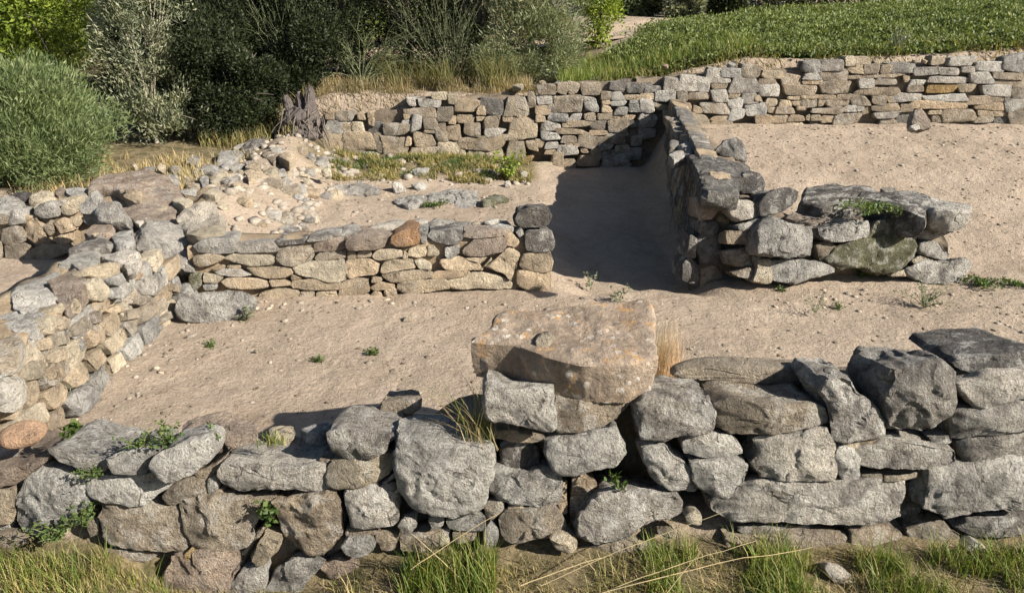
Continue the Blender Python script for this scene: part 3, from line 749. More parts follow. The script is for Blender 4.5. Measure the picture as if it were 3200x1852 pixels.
# ------------------------------------------------------------------ back walls
def boxes(txt, crop, plane, mat, parent, res, depth=.22, keep=100, jit=.014, grow=1.06, foot=None):
    L = []
    for q in txt.replace('\n', ' ').split(';'):
        q = q.strip()
        if not q: continue
        xy, tone = q.rsplit(' ', 1); L.append((tuple(map(float, xy.split(','))), tone))
    L.sort(key=lambda e: -(e[0][2] - e[0][0]) * (e[0][3] - e[0][1]))
    small_v, small_f = [], []
    for k, ((x0, y0, x1, y1), tone) in enumerate(L):
        rnd = random.Random(k * 31 + len(crop)); mx, my = (x1 - x0) * (grow - 1) / 2, (y1 - y0) * (grow - 1) / 2
        poly = boxpoly(x0 - mx, y0 - my, x1 + mx, y1 + my, rnd)
        off = random.uniform(-jit, jit) - (.03 if tone in 'dk' else 0)
        P = plane[0] + plane[1].normalized() * off
        pts = [hit(*nat(crop, a, b), P, plane[1]) for a, b in poly]
        if k < keep - 1:
            v, f = stone_geo(pts, plane[1], depth, res, .85, .35, k + 5, .10, .1, 4); colour(link('stone', v, f, mat, parent, sharp=.5), tone, .1)
        else:
            v, f = stone_geo(pts, plane[1], depth, res, .85, .35, k + 5, .10, .1, 4); n0 = len(small_v); small_v += list(v); small_f += [tuple(i + n0 for i in q) for q in f]
    if small_v:
        o = link('small_stones', small_v, small_f, mat, parent); o['kind'] = 'stuff'; colour(o, 't')
BP = plane_line((-3.2, 11.42), (2.1, 11.36), .05)
bw = thing('dry_stone_wall', 'back wall of mixed tan and grey stones below the dry grass bank, half in shade at the passage', 'wall', (-.4, 11.6, .15))
boxes("""980,640,1040,695 l;1050,645,1195,700 l;1145,605,1240,650 c;1245,615,1310,680 c;1280,650,1450,735 t;960,700,1170,765 b;1170,690,1275,790 b;960,745,1000,780 t;945,780,1015,830 l;1010,740,1085,855 l;
1090,755,1180,845 b;1310,750,1420,800 t;1455,640,1620,745 d;1625,630,1765,755 b;1480,755,1585,840 b;1605,750,1670,795 b;1490,840,1610,895 l;1350,790,1470,890 b;1240,820,1330,910 t;1165,800,1240,920 b;1655,760,1850,910 t;
1025,865,1165,955 t;835,810,1010,890 b;820,895,985,1035 t;995,960,1170,1045 t;1175,925,1355,1045 c;570,865,765,985 t;575,985,700,1030 b;380,860,500,975 t;480,870,575,1000 t;445,785,610,865 l;515,730,630,790 b;450,725,510,780 t;
660,730,710,780 c;725,725,765,770 c;620,795,700,860 c;730,770,765,820 c;770,865,830,995 b;680,995,805,1075 l;1300,890,1600,980 t;1360,970,1610,1070 c;735,800,830,880 d;975,895,1010,950 t;
1770,600,1820,700 b;1830,625,1925,680 l;1830,555,1955,620 b;1960,540,2030,610 b;2030,535,2110,620 b;2110,540,2240,620 b;1930,620,2130,740 b;1815,680,1930,750 t;1900,675,1995,735 b;2140,625,2230,725 l;2245,595,2310,650 b;2310,600,2390,655 l;
2250,650,2310,680 l;2310,655,2405,690 l;2250,685,2315,735 b;2340,700,2420,750 g;2430,650,2499,730 l;2280,520,2410,600 d;2415,540,2510,605 d;2400,620,2510,650 t;1820,755,1880,795 b;1890,740,2030,795 l;2045,740,2120,785 l;2130,735,2205,785 b;
2210,735,2375,780 t;2380,750,2460,785 t;1860,790,1975,850 l;1990,785,2170,830 t;2170,790,2280,850 b;2295,780,2420,860 b;2430,785,2510,830 d;1950,835,2160,875 t;1860,860,1980,910 l;2170,850,2290,880 t;2290,860,2430,890 l;1990,880,2090,930 b;
2095,870,2220,965 b;2225,890,2400,940 b;1875,920,1965,970 l;1965,950,2090,1010 l;2000,935,2110,965 t;2170,960,2245,1030 t;1880,975,1950,1005 l;1920,1000,2000,1100 t;2000,1030,2095,1110 t;2090,1010,2230,1080 t;1790,1060,1930,1150 c;1755,920,1830,985 t;
1810,905,1870,960 t;1680,1020,1795,1080 o;1640,920,1750,1060 b;1350,1040,1420,1090 c;2110,970,2160,1000 t;2440,880,2510,950 g;2420,960,2510,1040 g;2240,980,2430,1060 g;2250,1060,2430,1110 b;380,975,560,1030 c;820,1035,1000,1060 t;1440,1050,1640,1090 t;
2235,940,2320,980 g;2330,940,2430,985 b;1690,745,1760,775 t;1440,690,1490,750 t;1430,760,1480,790 t;560,800,620,860 t;1250,760,1300,810 t;1085,850,1160,870 t;2500,540,2580,605 d;2500,610,2580,650 t;2500,650,2585,735 l;2500,745,2610,785 l;2500,785,2600,830 g;2500,835,2600,900 g""", 'H', BP, M_STONE_FAR, bw, .03)
core('earth_core', [(-3.3, 11.53, -3.3, 11.95, -.1, .5), (-2.6, 11.53, -2.6, 11.95, -.1, .68), (-1.6, 11.53, -1.6, 12, -.1, .78), (-1.3, 11.53, -1.3, 12, -.1, .95), (.6, 11.53, .6, 12, -.2, .95), (.9, 11.52, .9, 12, -.2, 1.12), (2.4, 11.5, 2.4, 12, -.2, 1.2)], M_CORE_DARK, bw, .025)

EP = plane_line((1.7, 11.36), (8.2, 11.42), .05)
be = thing('dry_stone_wall', 'back wall of thin flat layered stones below the green field, behind the raised sandy yard', 'wall', (4.8, 11.6, .6))
boxes("""30,560,150,605 d;20,610,110,650 t;70,640,130,700 b;160,510,250,590 l;250,490,370,590 l;365,500,450,600 l;430,445,580,540 l;590,500,765,600 g;510,440,680,505 g;660,425,780,510 b;785,460,930,515 c;775,515,890,555 b;770,555,905,630 l;100,590,240,665 l;240,590,305,660 b;320,600,460,650 b;
470,540,570,580 b;470,585,570,665 w;580,600,650,640 b;570,640,670,710 l;665,600,760,675 l;740,620,790,665 l;820,640,900,695 c;690,675,825,755 l;580,700,695,785 l;410,670,575,745 b;345,690,405,740 t;270,670,340,760 t;110,680,185,715 c;190,665,270,700 t;
160,720,270,780 l;190,755,350,830 t;345,740,460,830 c;465,755,585,785 t;470,785,605,825 t;755,755,855,850 t;915,480,1060,570 b;940,555,1150,625 b;1060,470,1175,520 l;1060,520,1180,550 t;1165,530,1370,615 b;1180,455,1350,530 b;1060,395,1180,470 g;
1170,390,1320,460 g;1330,360,1400,430 c;1390,370,1500,420 c;1400,415,1450,455 w;1345,440,1460,485 t;1450,415,1560,480 b;1430,515,1525,575 l;1350,490,1480,515 b;1480,480,1700,510 b;1535,510,1700,555 b;1430,570,1690,620 b;1560,415,1640,480 b;1620,410,1790,475 g;
1790,440,1940,490 g;1715,490,1755,535 l;1760,520,1850,555 l;1745,555,1850,600 b;1860,500,2140,545 l;1860,555,2065,610 o;2070,550,2180,605 t;2150,470,2290,545 l;1950,440,2080,490 l;2095,435,2180,475 l;2190,405,2375,465 l;2010,370,2180,430 w;1900,370,1980,420 c;
2360,360,2520,470 g;2295,470,2520,520 b;2290,520,2520,570 b;2225,555,2420,630 l;2220,620,2400,670 b;2130,625,2290,680 b;1850,615,2125,660 l;1645,610,1845,665 l;1610,620,1642,670 b;1510,625,1605,680 b;1370,615,1500,690 b;1285,615,1370,650 t;1160,620,1280,645 t;
1050,620,1160,645 t;950,625,1050,650 t;1045,645,1150,700 b;1155,650,1200,695 b;1210,645,1320,705 b;1310,645,1365,690 b;910,655,985,695 b;990,660,1045,690 t;830,700,890,740 t;890,695,1010,740 b;1080,700,1325,745 b;1335,690,1455,730 l;1020,695,1080,720 t;
860,745,970,800 t;970,750,1070,790 t;1075,745,1110,785 t;920,790,1070,815 c;1180,750,1260,800 t;1260,740,1430,815 b;1500,680,1590,725 b;1595,675,1690,725 t;1690,675,1780,730 b;1525,730,1680,775 l;1560,775,1670,820 b;1880,715,1965,745 t;1780,660,2175,710 t;
1900,750,1975,795 b;1975,715,2190,795 b;2190,670,2380,715 t;2200,715,2400,760 t;2190,760,2300,800 b;2380,640,2520,730 l;2310,760,2420,820 d;2400,730,2520,810 b;1670,735,1770,800 d;1100,780,1190,820 d;2420,570,2520,640 b;1450,690,1500,740 d;1110,750,1180,785 b""", 'I', EP, M_STONE_FAR, be, .03)
core('earth_core', [(1.75, 11.52, 1.75, 11.8, 0, 1.2), (3.0, 11.53, 3.0, 11.8, .2, 1.3), (5, 11.53, 5, 11.8, .3, 1.36), (6.5, 11.55, 6.5, 11.9, .3, 1.42), (8.6, 11.55, 8.6, 11.9, .3, 1.5)], M_CORE_DARK, be, .025)
build("""
I b .06|2010,340 2050,318 2200,300 2250,335 2150,350
I b .06|2260,325 2400,290 2520,300 2520,345 2300,350
I g .1|2230,300 2330,265 2420,285 2300,320
""", zt(1.44), M_STONE_FAR, be, .035, rough=.5, bulge=.4)
build("""
H b .08|1240,620 1330,590 1450,610 1440,640 1300,650
H w .05|1520,600 1545,575 1555,600 1535,612
H g .1|970,640 1010,610 1110,600 1140,630 1020,645
""", zt(.92), M_STONE_FAR, bw, .035)
build("""
H c .07|1670,555 1700,540 1740,545 1730,560
H c .07|1840,530 1870,515 1890,530 1860,545
H l .07|1940,540 1980,515 2030,530 1990,545
H b .08|2180,520 2230,490 2290,505 2240,525
H c .07|2380,490 2410,470 2440,490 2410,505
H c .07|2430,500 2470,475 2510,490 2490,510
""", zt(1.1), M_STONE_FAR, bw, .035)
# scatter of small rubble on both wall heads
for i in range(14):
    x = random.uniform(-1.2, 7.4); y = random.uniform(11.46, 11.66); r = random.uniform(.03, .06)
    zz = (.92 if x < .6 else 1.12 if x < 1.9 else 1.34 + .02 * x)
    pts = [Vector((x + r * random.uniform(.7, 1.2) * math.cos(k * 1.047), y + r * random.uniform(.7, 1.1) * math.sin(k * 1.047), zz + .02)) for k in range(6)]
    v, f = stone_geo(pts, Vector((random.uniform(-.3, .3), -.3, 1)), r, .03, 1.5, 1., i + 300); colour(link('rubble_stone', v, f, M_STONE_FAR, bw if x < 1.8 else be), random.choice('ctlb'))

# ------------------------------------------------------------------ cross wall and heap at its end
PP = plane_line((1.52, 6.75), (4.3, 7.15), .10); HP = plane_line((1.52, 6.42), (4.3, 6.82), .3)
spur = thing('dry_stone_wall', 'shaded cross wall beside the passage, topped by a long dark grey slab', 'wall', (1.9, 8.8, 0))
build("""
I d .2|325,1010 352,952 450,970 640,1050 700,1072 690,1115 643,1150 642,1215 520,1222 412,1226 384,1150 345,1060
""", zt(.93), M_STONE, spur, .018, rough=.8, bulge=.6, name='slab')
build("""
F d .3 -.12|665,225 660,128 690,92 790,90 823,150 818,222
F p .3|385,402 388,263 502,258 518,312 470,392
F d .3|395,480 398,408 500,398 524,470 470,485
F d .3 -.03|378,500 522,478 553,620 522,692 388,682
F d .3 .0|308,603 328,488 373,518 373,642 308,643
F d .3 .0|276,782 278,680 330,638 383,690 393,802 318,803
F t .15 -.03|500,402 520,358 583,368 583,422
F k .2 -.05|520,260 640,240 780,260 770,300 600,300 530,340
F b .2 -.08|390,690 520,690 600,760 560,850 400,830
""", PP, M_STONE_MID, spur, .02, rough=.9)  # darker tones on some end stones paint in the shade below the slab
build("""
I g .15|193,942 198,898 252,903 253,937
I l .12|253,933 300,898 442,898 443,927 290,962
I b .12|248,892 290,850 400,843 453,882 400,902 268,902
I l .12|188,1002 198,968 283,963 293,1002 220,1022
I b .15|190,800 260,790 340,830 300,860 230,860
I g .15|280,1000 300,950 350,955 330,1010
I b .12|150,740 230,735 280,790 200,800
""", zt(.9), M_STONE_MID, spur, .025)
# coursed face of the cross wall, in shade
SF = (Vector((1.58, 6.5, 0)), Vector((-4.75, .55, .45)).normalized()); a0 = Vector((1.6, 6.55, 0)); a1 = Vector((2.1, 11.3, 0)); z = -.18; k = 0
while z < .82:
    hgt = random.uniform(.12, .2); s = random.uniform(.32, .42)
    while s < 4.7:
        w = random.uniform(.18, .5); p = a0 + (a1 - a0) * (s / 4.78); q = a0 + (a1 - a0) * (min(4.76, s + w) / 4.78); b = .09 * z
        e = .012; nn = SF[1]
        pts = [Vector((p.x + b, p.y + e, z + e)), Vector((q.x + b, q.y - e, z + e + random.uniform(-.02, .02))), Vector((q.x + b + .09 * hgt, q.y - e, z + hgt - e)), Vector((p.x + b + .09 * hgt, p.y + e, z + hgt - e + random.uniform(-.02, .02)))]
        v, f = stone_geo(pts, nn, .2, .035, 1.1, .8, k, .15); colour(link('stone', v, f, M_STONE_MID, spur), random.choice('bbgtd')); s += w; k += 1
    z += hgt
core('earth_core', [(1.72, 6.88, 2.25, 6.98, -.2, .74), (1.85, 8.0, 2.28, 8.0, -.2, .82), (2.0, 9.5, 2.33, 9.5, -.2, .82), (2.18, 11.4, 2.4, 11.4, -.2, .95)], M_CORE_DARK, spur, .03)

heap = thing('dry_stone_wall', 'tumbled wall end of big grey blocks and a mossy boulder to the right of the passage', 'wall', (3.1, 6.9, 0))
build("""
F w .25|583,302 598,263 720,258 793,320 783,372 650,397 588,342
F d .35 .02|783,292 840,208 950,183 1033,200 1062,262 990,312 900,347 788,362
F g .4 .12|773,482 838,362 900,372 1000,412 1153,432 1148,522 1133,643 950,633 776,602
F b .25|573,462 770,448 773,547 571,548
F g .3|638,422 833,368 803,432 660,462
F b .25 -.06|556,592 750,558 742,683 588,693
F g .55 .06|1168,442 1300,410 1483,398 1493,482 1440,523 1260,533 1178,503
F m .35 .03|1218,652 1300,568 1480,490 1533,408 1700,378 1793,422 1808,562 1793,643 1680,722 1580,748 1450,692 1300,713
F l .3|1808,402 1900,348 2052,348 2078,402 2050,472 1900,523 1808,502
F g .3|1817,562 1850,523 1952,528 2034,622 1990,652 1827,612
F g .4 .03|1738,712 1900,653 2140,648 2164,702 2112,814 1880,803 1798,762
F c .2|747,622 862,648 853,803 800,803 738,792 768,702
F l .3 .03|876,782 868,658 960,642 1150,653 1274,700 1274,743 1150,763 1000,804
F b .2 -.03|1148,562 1200,528 1283,560 1263,652 1178,663
F c .1 -.02|1768,652 1820,623 1903,650 1790,683
F c .1 -.02|1638,742 1740,708 1753,752 1650,762
F b .2 -.04|598,732 742,688 742,783 640,763
F k .2 -.05|1480,480 1540,430 1560,520 1490,560
F b .2 .0|1420,560 1560,520 1560,560 1450,600
""", HP, M_STONE, heap, .018, .3)
build("""
F d .22|1060,262 1090,170 1250,152 1500,180 1560,215 1700,250 1850,300 1842,372 1720,342 1550,292 1370,290 1200,302
F l .18|1640,190 1760,190 1900,260 2050,270 2143,290 2143,332 2040,342 1900,330 1780,280
""", zt(.66), M_STONE, heap, .02, rough=.7, bulge=.3)
build("""
F p .14|1010,340 1070,275 1230,270 1330,300 1460,375 1290,385 1130,395 940,360
F b .2|1690,290 1790,280 1852,330 1830,372 1740,352
F g .18|1560,180 1640,170 1720,220 1640,240
""", zt(.55), M_STONE, heap, .02, rough=.6, bulge=.2)
core('earth_core', [(2.15, 6.76, 2.15, 7.15, -.2, .5), (2.6, 6.85, 2.6, 7.3, -.2, .5), (3.5, 6.98, 3.5, 7.45, -.2, .5), (4.0, 7.0, 4.0, 7.4, -.2, .3)], M_CORE_DARK, heap, .04)
sb = stone('loose_boulder', 'I', [(498, 972), (560, 900), (640, 893), (692, 950), (718, 1030), (692, 1058), (590, 1033), (508, 1002)], plane_line((1.5, 7.9), (3, 7.98), .5), .3, 0, M_STONE, None, 'd', .016, 1.2, 1.2)
tag(sb, 'dark bluish loose boulder perched on the cross wall behind its long slab', 'boulder')

# ------------------------------------------------------------------ loose stones on the ground
def ground_at(crop, x, y):
    z = 0.
    for _ in range(8): p = onz(crop, x, y, z); z = gz(p.x, p.y)
    return p
def gstone(label, crop, tone, poly, flat=False, name='loose_stone', cat='stone', group=None, res=.018, tilt=.6):
    xs = [p[0] for p in poly]; ys = [p[1] for p in poly]; b = ground_at(crop, sum(xs) / len(xs), max(ys))
    if flat: P = (b + Vector((0, 0, .035)), Vector((0, -.05, 1))); d = .1
    else: P = (b - Vector((0, 0, .02)), Vector((0, -1, tilt)))
    w = (hit(*nat(crop, max(xs), max(ys)), *P) - hit(*nat(crop, min(xs), max(ys)), *P)).length
    o = stone(name, crop, poly, P, .1 if flat else .7 * w, 0, M_STONE_MID, None, tone, res, 1.)
    return tag(o, label, cat, group)
G2 = 'loose stones before the back wall'
for lab, tone, fl, poly in [
    ('long flat grey outcrop at the front edge of the weedy strip, left part', 'g', 1, [(440, 1240), (470, 1200), (600, 1190), (690, 1180), (800, 1230), (790, 1252), (640, 1254), (540, 1252)]),
    ('rounded pale grey stone at the left end of the weedy strip', 'l', 0, [(148, 1202), (160, 1165), (200, 1158), (232, 1190), (202, 1222)]),
    ('cream stone just right of the rounded pale one in the weeds', 'c', 0, [(308, 1160), (346, 1153), (348, 1202), (312, 1203)]),
    ('thin cream stone lying just behind the small upright cream one', 'c', 0, [(272, 1142), (300, 1123), (342, 1135), (332, 1152)]),
    ('squarish cream stone amid the weeds near the big tan blocks of the back wall', 'c', 0, [(420, 1100), (480, 1098), (487, 1140), (450, 1157)]),
    ('whitish block in the middle of the weedy strip', 'l', 0, [(982, 1120), (1040, 1090), (1122, 1088), (1100, 1142), (1010, 1152)]),
    ('pale pointed stone in front of the whitish block', 'l', 0, [(1000, 1202), (1090, 1178), (1113, 1220), (1070, 1243)]),
    ('pale grey block at the end of the long flat outcrop', 'l', 0, [(878, 1190), (950, 1178), (973, 1240), (900, 1262)]),
    ('small bright white cube of stone right of the weeds', 'w', 0, [(1613, 1182), (1650, 1173), (1658, 1217), (1620, 1217)]),
    ('pale stone leaning by the foot of the back wall right of the green plant', 'l', 0, [(1718, 1130), (1750, 1108), (1778, 1160), (1740, 1172)]),
    ('wide flat grey paving stone half buried in front of the weeds', 'g', 1, [(1115, 1300), (1130, 1240), (1300, 1210), (1440, 1240), (1452, 1320), (1300, 1332), (1200, 1300)]),
    ('flat grey paving stone half buried, left of the widest one', 'g', 1, [(888, 1310), (960, 1250), (1110, 1258), (1110, 1320), (1000, 1347)]),
    ('flat mossy paving stone half buried, right of the widest one', 'm', 1, [(1460, 1290), (1540, 1265), (1650, 1258), (1640, 1300), (1480, 1332)]),
    ('flat tan stone strip left of the long outcrop', 't', 1, [(210, 1240), (290, 1215), (420, 1225), (410, 1250), (260, 1255)]),
]: gstone(lab, 'H', tone, poly, fl, group=G2)
gstone('brown triangular rock leaning at the foot of the layered back wall', 'I', 'p', [(1768, 802), (1790, 722), (1830, 708), (1892, 790), (1903, 832), (1850, 842), (1780, 832)], name='rock', cat='rock')
gstone('small pale stone beside the brown triangular rock', 'I', 'l', [(1758, 822), (1800, 805), (1832, 832), (1790, 852)])
gstone('small white stone alone on the raised yard near the right edge', 'I', 'w', [(2455, 935), (2468, 918), (2484, 930), (2474, 945)])
gstone('small cream stone alone on the soil left of the rusty slab', 'E', 'c', [(540, 1050), (560, 1010), (590, 1005), (597, 1047)])
gstone('pale stone chip alone on the courtyard soil right of the rounded boulder', 'D', 'c', [(1645, 1235), (1690, 1225), (1717, 1245), (1680, 1272)])
gstone('cream chipped rock half hidden in grass at the foot of the front wall', 'C', 'w', [(1205, 1290), (1240, 1270), (1310, 1285), (1390, 1350), (1380, 1400), (1280, 1400), (1230, 1340)], name='rock', cat='rock')
pc = onz('A', 150, 425, .53); V, F = [], []; n = 40
for i in range(21):
    a = math.pi * i / 20
    for k in range(n):
        th = 2 * math.pi * k / n; q = Vector((math.cos(th) * math.sin(a), math.sin(th) * math.sin(a), math.cos(a))); r = 1 + .14 * noise.noise(q * 1.1 + Vector((3, 7, 1))) + .015 * noise.noise(q * 7)
        V.append(pc + Vector((q.x * .112 * r, q.y * .105 * r, q.z * .05 * r)))
    if i: F += [((i - 1) * n + k, i * n + k, i * n + (k + 1) % n, (i - 1) * n + (k + 1) % n) for k in range(n)]
pe = link('smooth_stone', V, F, M_STONE_MID)
pe.color = (.60, .40, .27, 0); tag(pe, 'smooth peach coloured stone on the slab at the left end of the front wall', 'stone')

# ------------------------------------------------------------------ grit and litter
def icolump(n, area, rlo, rhi, flat, name, mat, label, pw=3):
    t = (1 + 5 ** .5) / 2
    B = np.array([(-1, t, 0), (1, t, 0), (-1, -t, 0), (1, -t, 0), (0, -1, t), (0, 1, t), (0, -1, -t), (0, 1, -t), (t, 0, -1), (t, 0, 1), (-t, 0, -1), (-t, 0, 1)], float) / 1.9
    F = np.array([(0, 11, 5), (0, 5, 1), (0, 1, 7), (0, 7, 10), (0, 10, 11), (1, 5, 9), (5, 11, 4), (11, 10, 2), (10, 7, 6), (7, 1, 8), (3, 9, 4), (3, 4, 2), (3, 2, 6), (3, 6, 8), (3, 8, 9), (4, 9, 5), (2, 4, 11), (6, 2, 10), (8, 6, 7), (9, 8, 1)])
    V, Q = [], []
    for i in range(n):
        x0, x1, y0, y1 = area[rng.integers(len(area))]; x, y = rng.uniform(x0, x1), rng.uniform(y0, y1)
        r = rlo + (rhi - rlo) * rng.random() ** pw; v = B * (1 + rng.uniform(-.3, .3, (12, 1))) * r * np.array([rng.uniform(.7, 1.5), rng.uniform(.7, 1.3), flat])
        a = rng.uniform(0, 6.3); c, s = math.cos(a), math.sin(a); v = np.stack([v[:, 0] * c - v[:, 1] * s, v[:, 0] * s + v[:, 1] * c, v[:, 2]], 1)
        z = float(micro([x], [y], terrain(np.array([x]), np.array([y])))[0]); V.append(v + [x, y, z + r * flat * .12]); Q.append(F + 12 * i)
    o = link(name, np.vstack(V), np.vstack(Q), mat, smooth=False); return tag(o, label, 'pebbles', None, 'stuff')
YARD = [(-2.6, 1.6, 4.0, 6.4), (-2.2, .4, 7.0, 11.2), (1.8, 5.5, 4.2, 6.4), (2.5, 7.6, 7.4, 11.3), (2.5, 7.6, 7.4, 11.3)]
icolump(1500, YARD, .003, .03, .5, 'pebbles', M_CHIP, 'fine pale pebbles scattered over the courtyard soil', 7)
icolump(2600, YARD + [(2.5, 7.6, 7.4, 11.3)], .004, .022, .35, 'litter', M_CORE_DARK, 'dark crumbs of earth and plant litter on the soil', 2)
icolump(650, [(-3.5, -2.1, 7.3, 11.2), (-3.5, -2.3, 7.3, 11.2), (-3.3, -2.3, 8.2, 11.2), (-2.4, .3, 10.2, 11.2), (-3.5, -2.2, 7.6, 11.2)], .006, .085, .6, 'rubble_chips', M_CHIP, 'broken stone chips spread over the left rubble bank', 3)

icolump(240, [(-2.5, 1.5, 3.95, 4.3), (-2.5, .3, 6.15, 6.35), (-2.2, .3, 7.2, 7.5), (2., 7.5, 11.0, 11.3), (2., 7.5, 11.0, 11.3)] + [(-2.75, -2.45, 4.0, 6.2), (1.9, 3.6, 6.2, 6.6), (2.5, 7.5, 7.4, 11.2), (2.5, 7.5, 7.4, 11.2), (-2.6, -1.0, 6.2, 6.4)], .004, .03, .5, 'pebbles', M_PEB, 'small stone chips fallen along the wall feet', 4)

icolump(420, [(-2.5, 1.5, 3.95, 4.15), (-2.6, .3, 6.12, 6.33), (-2.6, .3, 6.12, 6.33), (-2.2, .3, 7.0, 7.2), (2., 7.5, 11.1, 11.32), (2., 7.5, 11.1, 11.32), (2.2, 4.2, 6.25, 6.6), (-2.7, -2.45, 4.0, 6.2)], .003, .03, .5, 'rubble_chips', M_CHIP, 'crumbled stone and mortar along the feet of the walls', 4)
# ------------------------------------------------------------------ plants
def unit(a): return a / (np.linalg.norm(a, axis=1)[:, None] + 1e-9)
def leafquads(P, D, L, W):
    n = len(P); S = unit(np.cross(D, rng.normal(size=(n, 3)))); L = L[:, None]; W = W[:, None]
    V = np.stack([P, P + D * L * .45 + S * W * .5, P + D * L, P + D * L * .45 - S * W * .5], 1).reshape(-1, 3)
    return V, np.arange(4 * n).reshape(-1, 4)
def nz(P, f, o=0.): return np.array([noise.noise(Vector(p) * f + Vector((o, o, o))) for p in P])
def crown_pts(blobs, n, shell=.45, gap=-.12, f=1.6, up=.35, out=.8):
    w = np.array([b[1][0] * b[1][1] * b[1][2] for b in blobs]) ** .8; w /= w.sum(); which = rng.choice(len(blobs), n, p=w)
    C = np.array([b[0] for b in blobs])[which]; Rr = np.array([b[1] for b in blobs])[which]
    u = unit(rng.normal(size=(n, 3))); r = rng.random(n) ** shell; lump = 1 + .42 * nz(C + u * Rr, f, 4.) + .14 * nz(C + u * Rr, f * 3, 7.)
    P = C + u * Rr * (r * lump)[:, None]; D = unit(u * out + rng.normal(size=(n, 3)) * .6 + np.array([0, 0, up]))
    keep = nz(P, f * 1.3, 2.) > gap - .2 * (1 - r); return P[keep], D[keep]
def tubes(paths, sides=5):
    V, F = [], []
    for pts, r0, r1 in paths:
        n = len(pts); b = len(V)
        for i, p in enumerate(pts):
            p = Vector(p); d = (Vector(pts[min(i + 1, n - 1)]) - Vector(pts[max(i - 1, 0)])); d = d.normalized() if d.length > 1e-6 else Vector((0, 0, 1))
            a = d.orthogonal().normalized(); c = d.cross(a); r = r0 + (r1 - r0) * i / max(1, n - 1)
            for k in range(sides): th = 2 * math.pi * k / sides; V.append(p + (a * math.cos(th) + c * math.sin(th)) * r)
        for i in range(n - 1):
            for k in range(sides): k2 = (k + 1) % sides; F.append((b + i * sides + k, b + i * sides + k2, b + (i + 1) * sides + k2, b + (i + 1) * sides + k))
    return V, F
def arc(a, b, sag, n=7, wob=.03):
    a, b = Vector(a), Vector(b); L = (b - a).length; o = Vector((random.uniform(0, 99), 0, 0))
    return [a + (b - a) * (i / (n - 1)) + Vector((0, 0, sag * L * math.sin(math.pi * i / (n - 1)))) + Vector((noise.noise(o + Vector((i * .6, 0, 0))), noise.noise(o + Vector((0, i * .6, 0))), noise.noise(o + Vector((0, 0, i * .6))))) * wob * L * (i > 0) for i in range(n)]
def bush(name, label, cat, base, blobs, n, L, W, mat, barkm=None, nbr=14, group=None, br=.03, trunk=None, **kw):
    base = Vector(base); t = thing(name, label, cat, base, group)
    B = [((base.x + c[0], base.y + c[1], base.z + c[2]), r) for c, r in blobs]
    P, D = crown_pts(B, n, **kw); m = len(P)
    V, F = leafquads(P, D, L * rng.uniform(.6, 1.3, m), W * rng.uniform(.6, 1.3, m)); link('crown', V, F, mat, t, smooth=False)
    paths = []
    if trunk: paths.append((arc(base, base + Vector((0, 0, trunk[0])), 0, 6, .05), trunk[1], trunk[1] * .55))
    st = base + Vector((0, 0, trunk[0] * .8 if trunk else 0))
    for i in range(nbr):
        c, r = random.choice(B); e = Vector(c) + Vector([random.uniform(-.75, .75) * q for q in r]); paths.append((arc(st + Vector((random.uniform(-.05, .05), random.uniform(-.05, .05), 0)), e, random.uniform(0, .12)), br, br * .25))
    V, F = tubes(paths); link('trunk' if trunk else 'branches', V, F, barkm or M_BARK, t); return t
def gpos(x, y, dz=-.03): return (x, y, gz(x, y) + dz)

bush('round_bush', 'big rounded grey-green broom bush at the left edge before the dark thicket', 'bush', gpos(-5.75, 9.15),
     [((0, 0, .62), (1.12, .95, .72)), ((.35, -.1, .45), (.85, .8, .5)), ((-.5, .1, .8), (.8, .8, .62)), ((.1, 0, 1.05), (.6, .6, .42))], 70000, .085, .013, M_BROOM, M_GREENTWIG, 60, br=.009, shell=.36, gap=-.3, f=2.4, up=.8)
bush('pine_tree', 'bright yellow-green tree at the upper left corner behind the rounded bush', 'tree', gpos(-9.3, 15.6), [((0, 0, 2.0), (1.5, 1.2, .9)), ((-1.2, .3, 1.1), (1.1, 1, .7)), ((1.0, -.2, 1.5), (1.2, 1, .7)), ((.3, 0, 3.4), (1.6, 1.4, 1.0)), ((1.6, .1, 2.6), (.9, .8, .7)), ((.6, -.5, .7), (1.2, .8, .5))],
     42000, .10, .04, M_BRIGHT, M_BARK, 16, trunk=(2.4, .14), shell=.33, gap=-.08, f=1.3)
bush('pine_tree', 'second yellow-green tree in the upper left, between the corner tree and the silvery olive', 'tree', gpos(-9.9, 17.8), [((0, 0, 1.6), (1.1, 1, .9)), ((.4, 0, 2.8), (1.2, 1, .9)), ((-.7, -.2, .9), (1.0, .8, .6)), ((.5, -.2, .6), (1.0, .7, .5))], 22000, .10, .04, M_BRIGHT, M_BARK, 14, trunk=(2.2, .12), shell=.33, gap=-.05, f=1.3)
bush('olive_tree', 'silvery olive tree with sparse upright sprays left of the dark thicket', 'tree', gpos(-5.0, 11.3), [((-.1, 0, .5), (.65, .5, .5)), ((.3, -.1, .3), (.6, .45, .4)), ((-.1, 0, 1.35), (.62, .5, .75)), ((.25, 0, 2.1), (.6, .5, .8)), ((-.3, 0, 1.9), (.45, .4, .6)), ((.2, .1, .8), (.5, .4, .5))], 24000, .07, .018, M_OLIVE, M_TWIG, 26, br=.016, trunk=(.5, .04), shell=.6, gap=-.05, f=2.4, up=.9)
